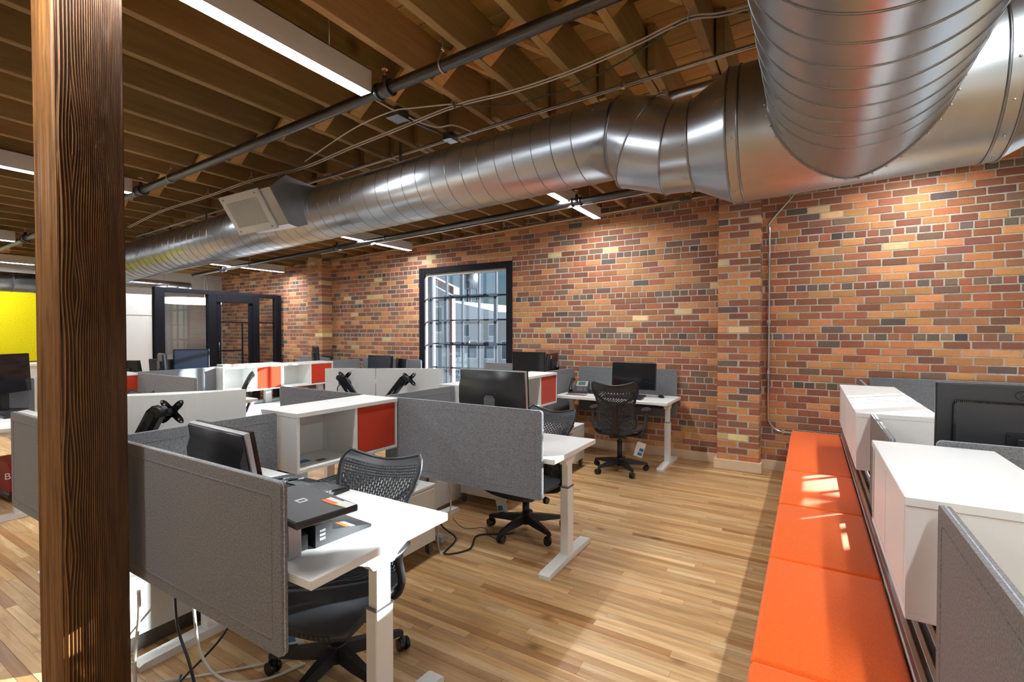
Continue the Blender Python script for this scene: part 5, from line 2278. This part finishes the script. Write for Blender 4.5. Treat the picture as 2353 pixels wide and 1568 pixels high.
cable('white cable hanging below the middle screen', [(-2.12, 2.62, .50), (-2.10, 2.62, .36), (-2.10, 2.62, .22), (-2.18, 2.60, .10), (-2.12, 2.52, .01), (-2.02, 2.44, .006)], 'cable_w', .0055)
cable('thin black cable straying over the floor under the middle desk', [(-2.30, 2.90, .04), (-2.16, 2.86, .006), (-2.04, 2.94, .006), (-1.94, 2.86, .006), (-1.84, 2.82, .006)], r=.0025)
for k, x in enumerate((-2.10, -2.07, -2.02)):
    cable(['beige cable hanging under the telephone desk, leftmost', 'beige cable hanging under the telephone desk, middle one', 'beige cable hanging under the telephone desk, rightmost'][k], [(x + .02 * k, 5.52, .66), (x + .02 * k, 5.50, .58), (x - .05 + .03 * k, 5.48, .40), (x - .06 + .02 * k, 5.46, .24), (x - .03, 5.40, .10)], 'beige', .004)
t = thing('power_strip', 'power strip on the floor beside the drawer cabinet', 'power strip', (-2.22, 2.62, 0))
m = MB()
m.box(-2.36, -2.14, 2.58, 2.64, .0005, .04, .004)
pb_ = obj('body', m, M['beige'], t)
for k in range(3):
    m = MB()
    m.box(-2.34 + .065 * k, -2.30 + .065 * k, 2.59, 2.63, .04, .046 + .02 * (k == 1), .003)
    obj('plug', m, M['black'] if k == 1 else M['tag'], pb_)

# ---- glass room and far end
t = thing('glass_partition', 'black framed glass front of the small room at the far end', 'partition', (-8.8, 4.7, 0))
XG = -8.8


def gbar(y0, y1, z0, z1, nm='frame_bar', d=.05):
    mq = MB()
    mq.box(XG - d, XG + d, y0, y1, z0, z1, .004)
    return obj(nm, mq, M['frame_k'], t)


gbar(3.60, 3.74, 0, 2.17, 'frame_post')
gbar(4.40, 4.53, 0, 2.10, 'frame_post')
gbar(5.18, 5.30, 0, 2.10, 'frame_post')
gbar(5.62, 5.74, 0, 2.17, 'frame_post')
gbar(3.74, 5.62, 2.10, 2.17, 'head_rail')
gbar(3.74, 4.40, 0, .06, 'sill')
gbar(5.30, 5.62, 0, .06, 'sill')
gbar(4.53, 5.18, 1.98, 2.10, 'door_head')
gbar(4.53, 4.62, .02, 1.98, 'door_stile', .025)
gbar(5.12, 5.18, .02, 1.98, 'door_stile', .025)
gbar(4.62, 5.12, 1.62, 1.645, 'door_bar', .012)
gbar(4.62, 5.00, 1.12, 1.145, 'door_bar', .012)
gbar(4.99, 5.015, .3, 1.62, 'door_bar', .012)
gbar(5.30, 5.62, 1.62, 1.645, 'glazing_bar', .012)
for (a, b) in ((3.74, 4.40), (4.62, 5.12), (5.30, 5.62)):
    mq = MB()
    mq.box(XG - .004, XG + .004, a, b, .06, 2.10 if a != 4.62 else 1.98)
    obj('pane', mq, M['glass_d'], t)
mq = MB()
mq.cyl((XG + .03, 4.58, 1.0), (XG + .03, 4.58, 1.28), .012, 8)
obj('door_pull', mq, M['black'], t)
t = thing('storage_wall', 'tall white two door storage wall beside the glass room', 'storage wall', (-9.0, 3.1, 0))
mq = MB()
mq.box(-9.4, -8.80, 2.72, 3.58, .05, 2.04)
obj('carcass', mq, M['white'], t)
for (z0, z1) in ((.06, 1.705), (1.715, 2.035)):
    mq = MB()
    mq.box(-8.80, -8.78, 2.73, 3.57, z0, z1, .003)
    obj('door', mq, M['white'], t)
mq = MB()
mq.box(-9.38, -8.82, 2.74, 3.56, 0, .05)
obj('plinth', mq, M['black'], t)
t = thing('pendant_light', 'white ring pendant lamp hanging inside the glass room', 'lamp', (-9.75, 4.62, 2.0))
mq = MB()
n_ = 40
for (r0, za, zb) in ((.46, 1.985, 2.075),):
    rings_ = [[(-9.75 + r_ * math.cos(2 * PI * k / n_), 4.62 + r_ * math.sin(2 * PI * k / n_), z_) for k in range(n_)] for (r_, z_) in ((r0, za), (r0, zb), (r0 - .05, zb), (r0 - .05, za), (r0, za))]
    mq = loft(rings_)
obj('ring_shade', mq, emit('ring_lamp', (1.0, .97, .93, 1), 5.0), t)
mq = MB()
for g in (0, 120, 240):
    mq.cyl((-9.75 + .43 * math.cos(R(g)), 4.62 + .43 * math.sin(R(g)), 2.07), (-9.75 + .43 * math.cos(R(g)), 4.62 + .43 * math.sin(R(g)), 2.64), .003, 5)
    obj('wire', mq, M['steel'], t)
    mq = MB()
mq = MB()
mq.box(XL + .002, XL + .05, .6, 3.35, .98, 2.10, .005)
tag(obj('yellow_wall_panel', mq, M['yellow'], loc=(XL, 2, 1)), 'bright yellow felt wall panel at the left edge', 'wall panel')
t = thing('white_counter', 'white counter below the yellow panel at the left edge', 'counter', (-10.7, 2, 0))
mq = MB()
mq.box(XL + .002, -10.40, .6, 3.3, .92, .96, .003)
obj('top', mq, M['white'], t)
mq = MB()
mq.box(XL + .002, -10.45, .62, 3.28, 0, .92)
obj('body', mq, M['white'], t)
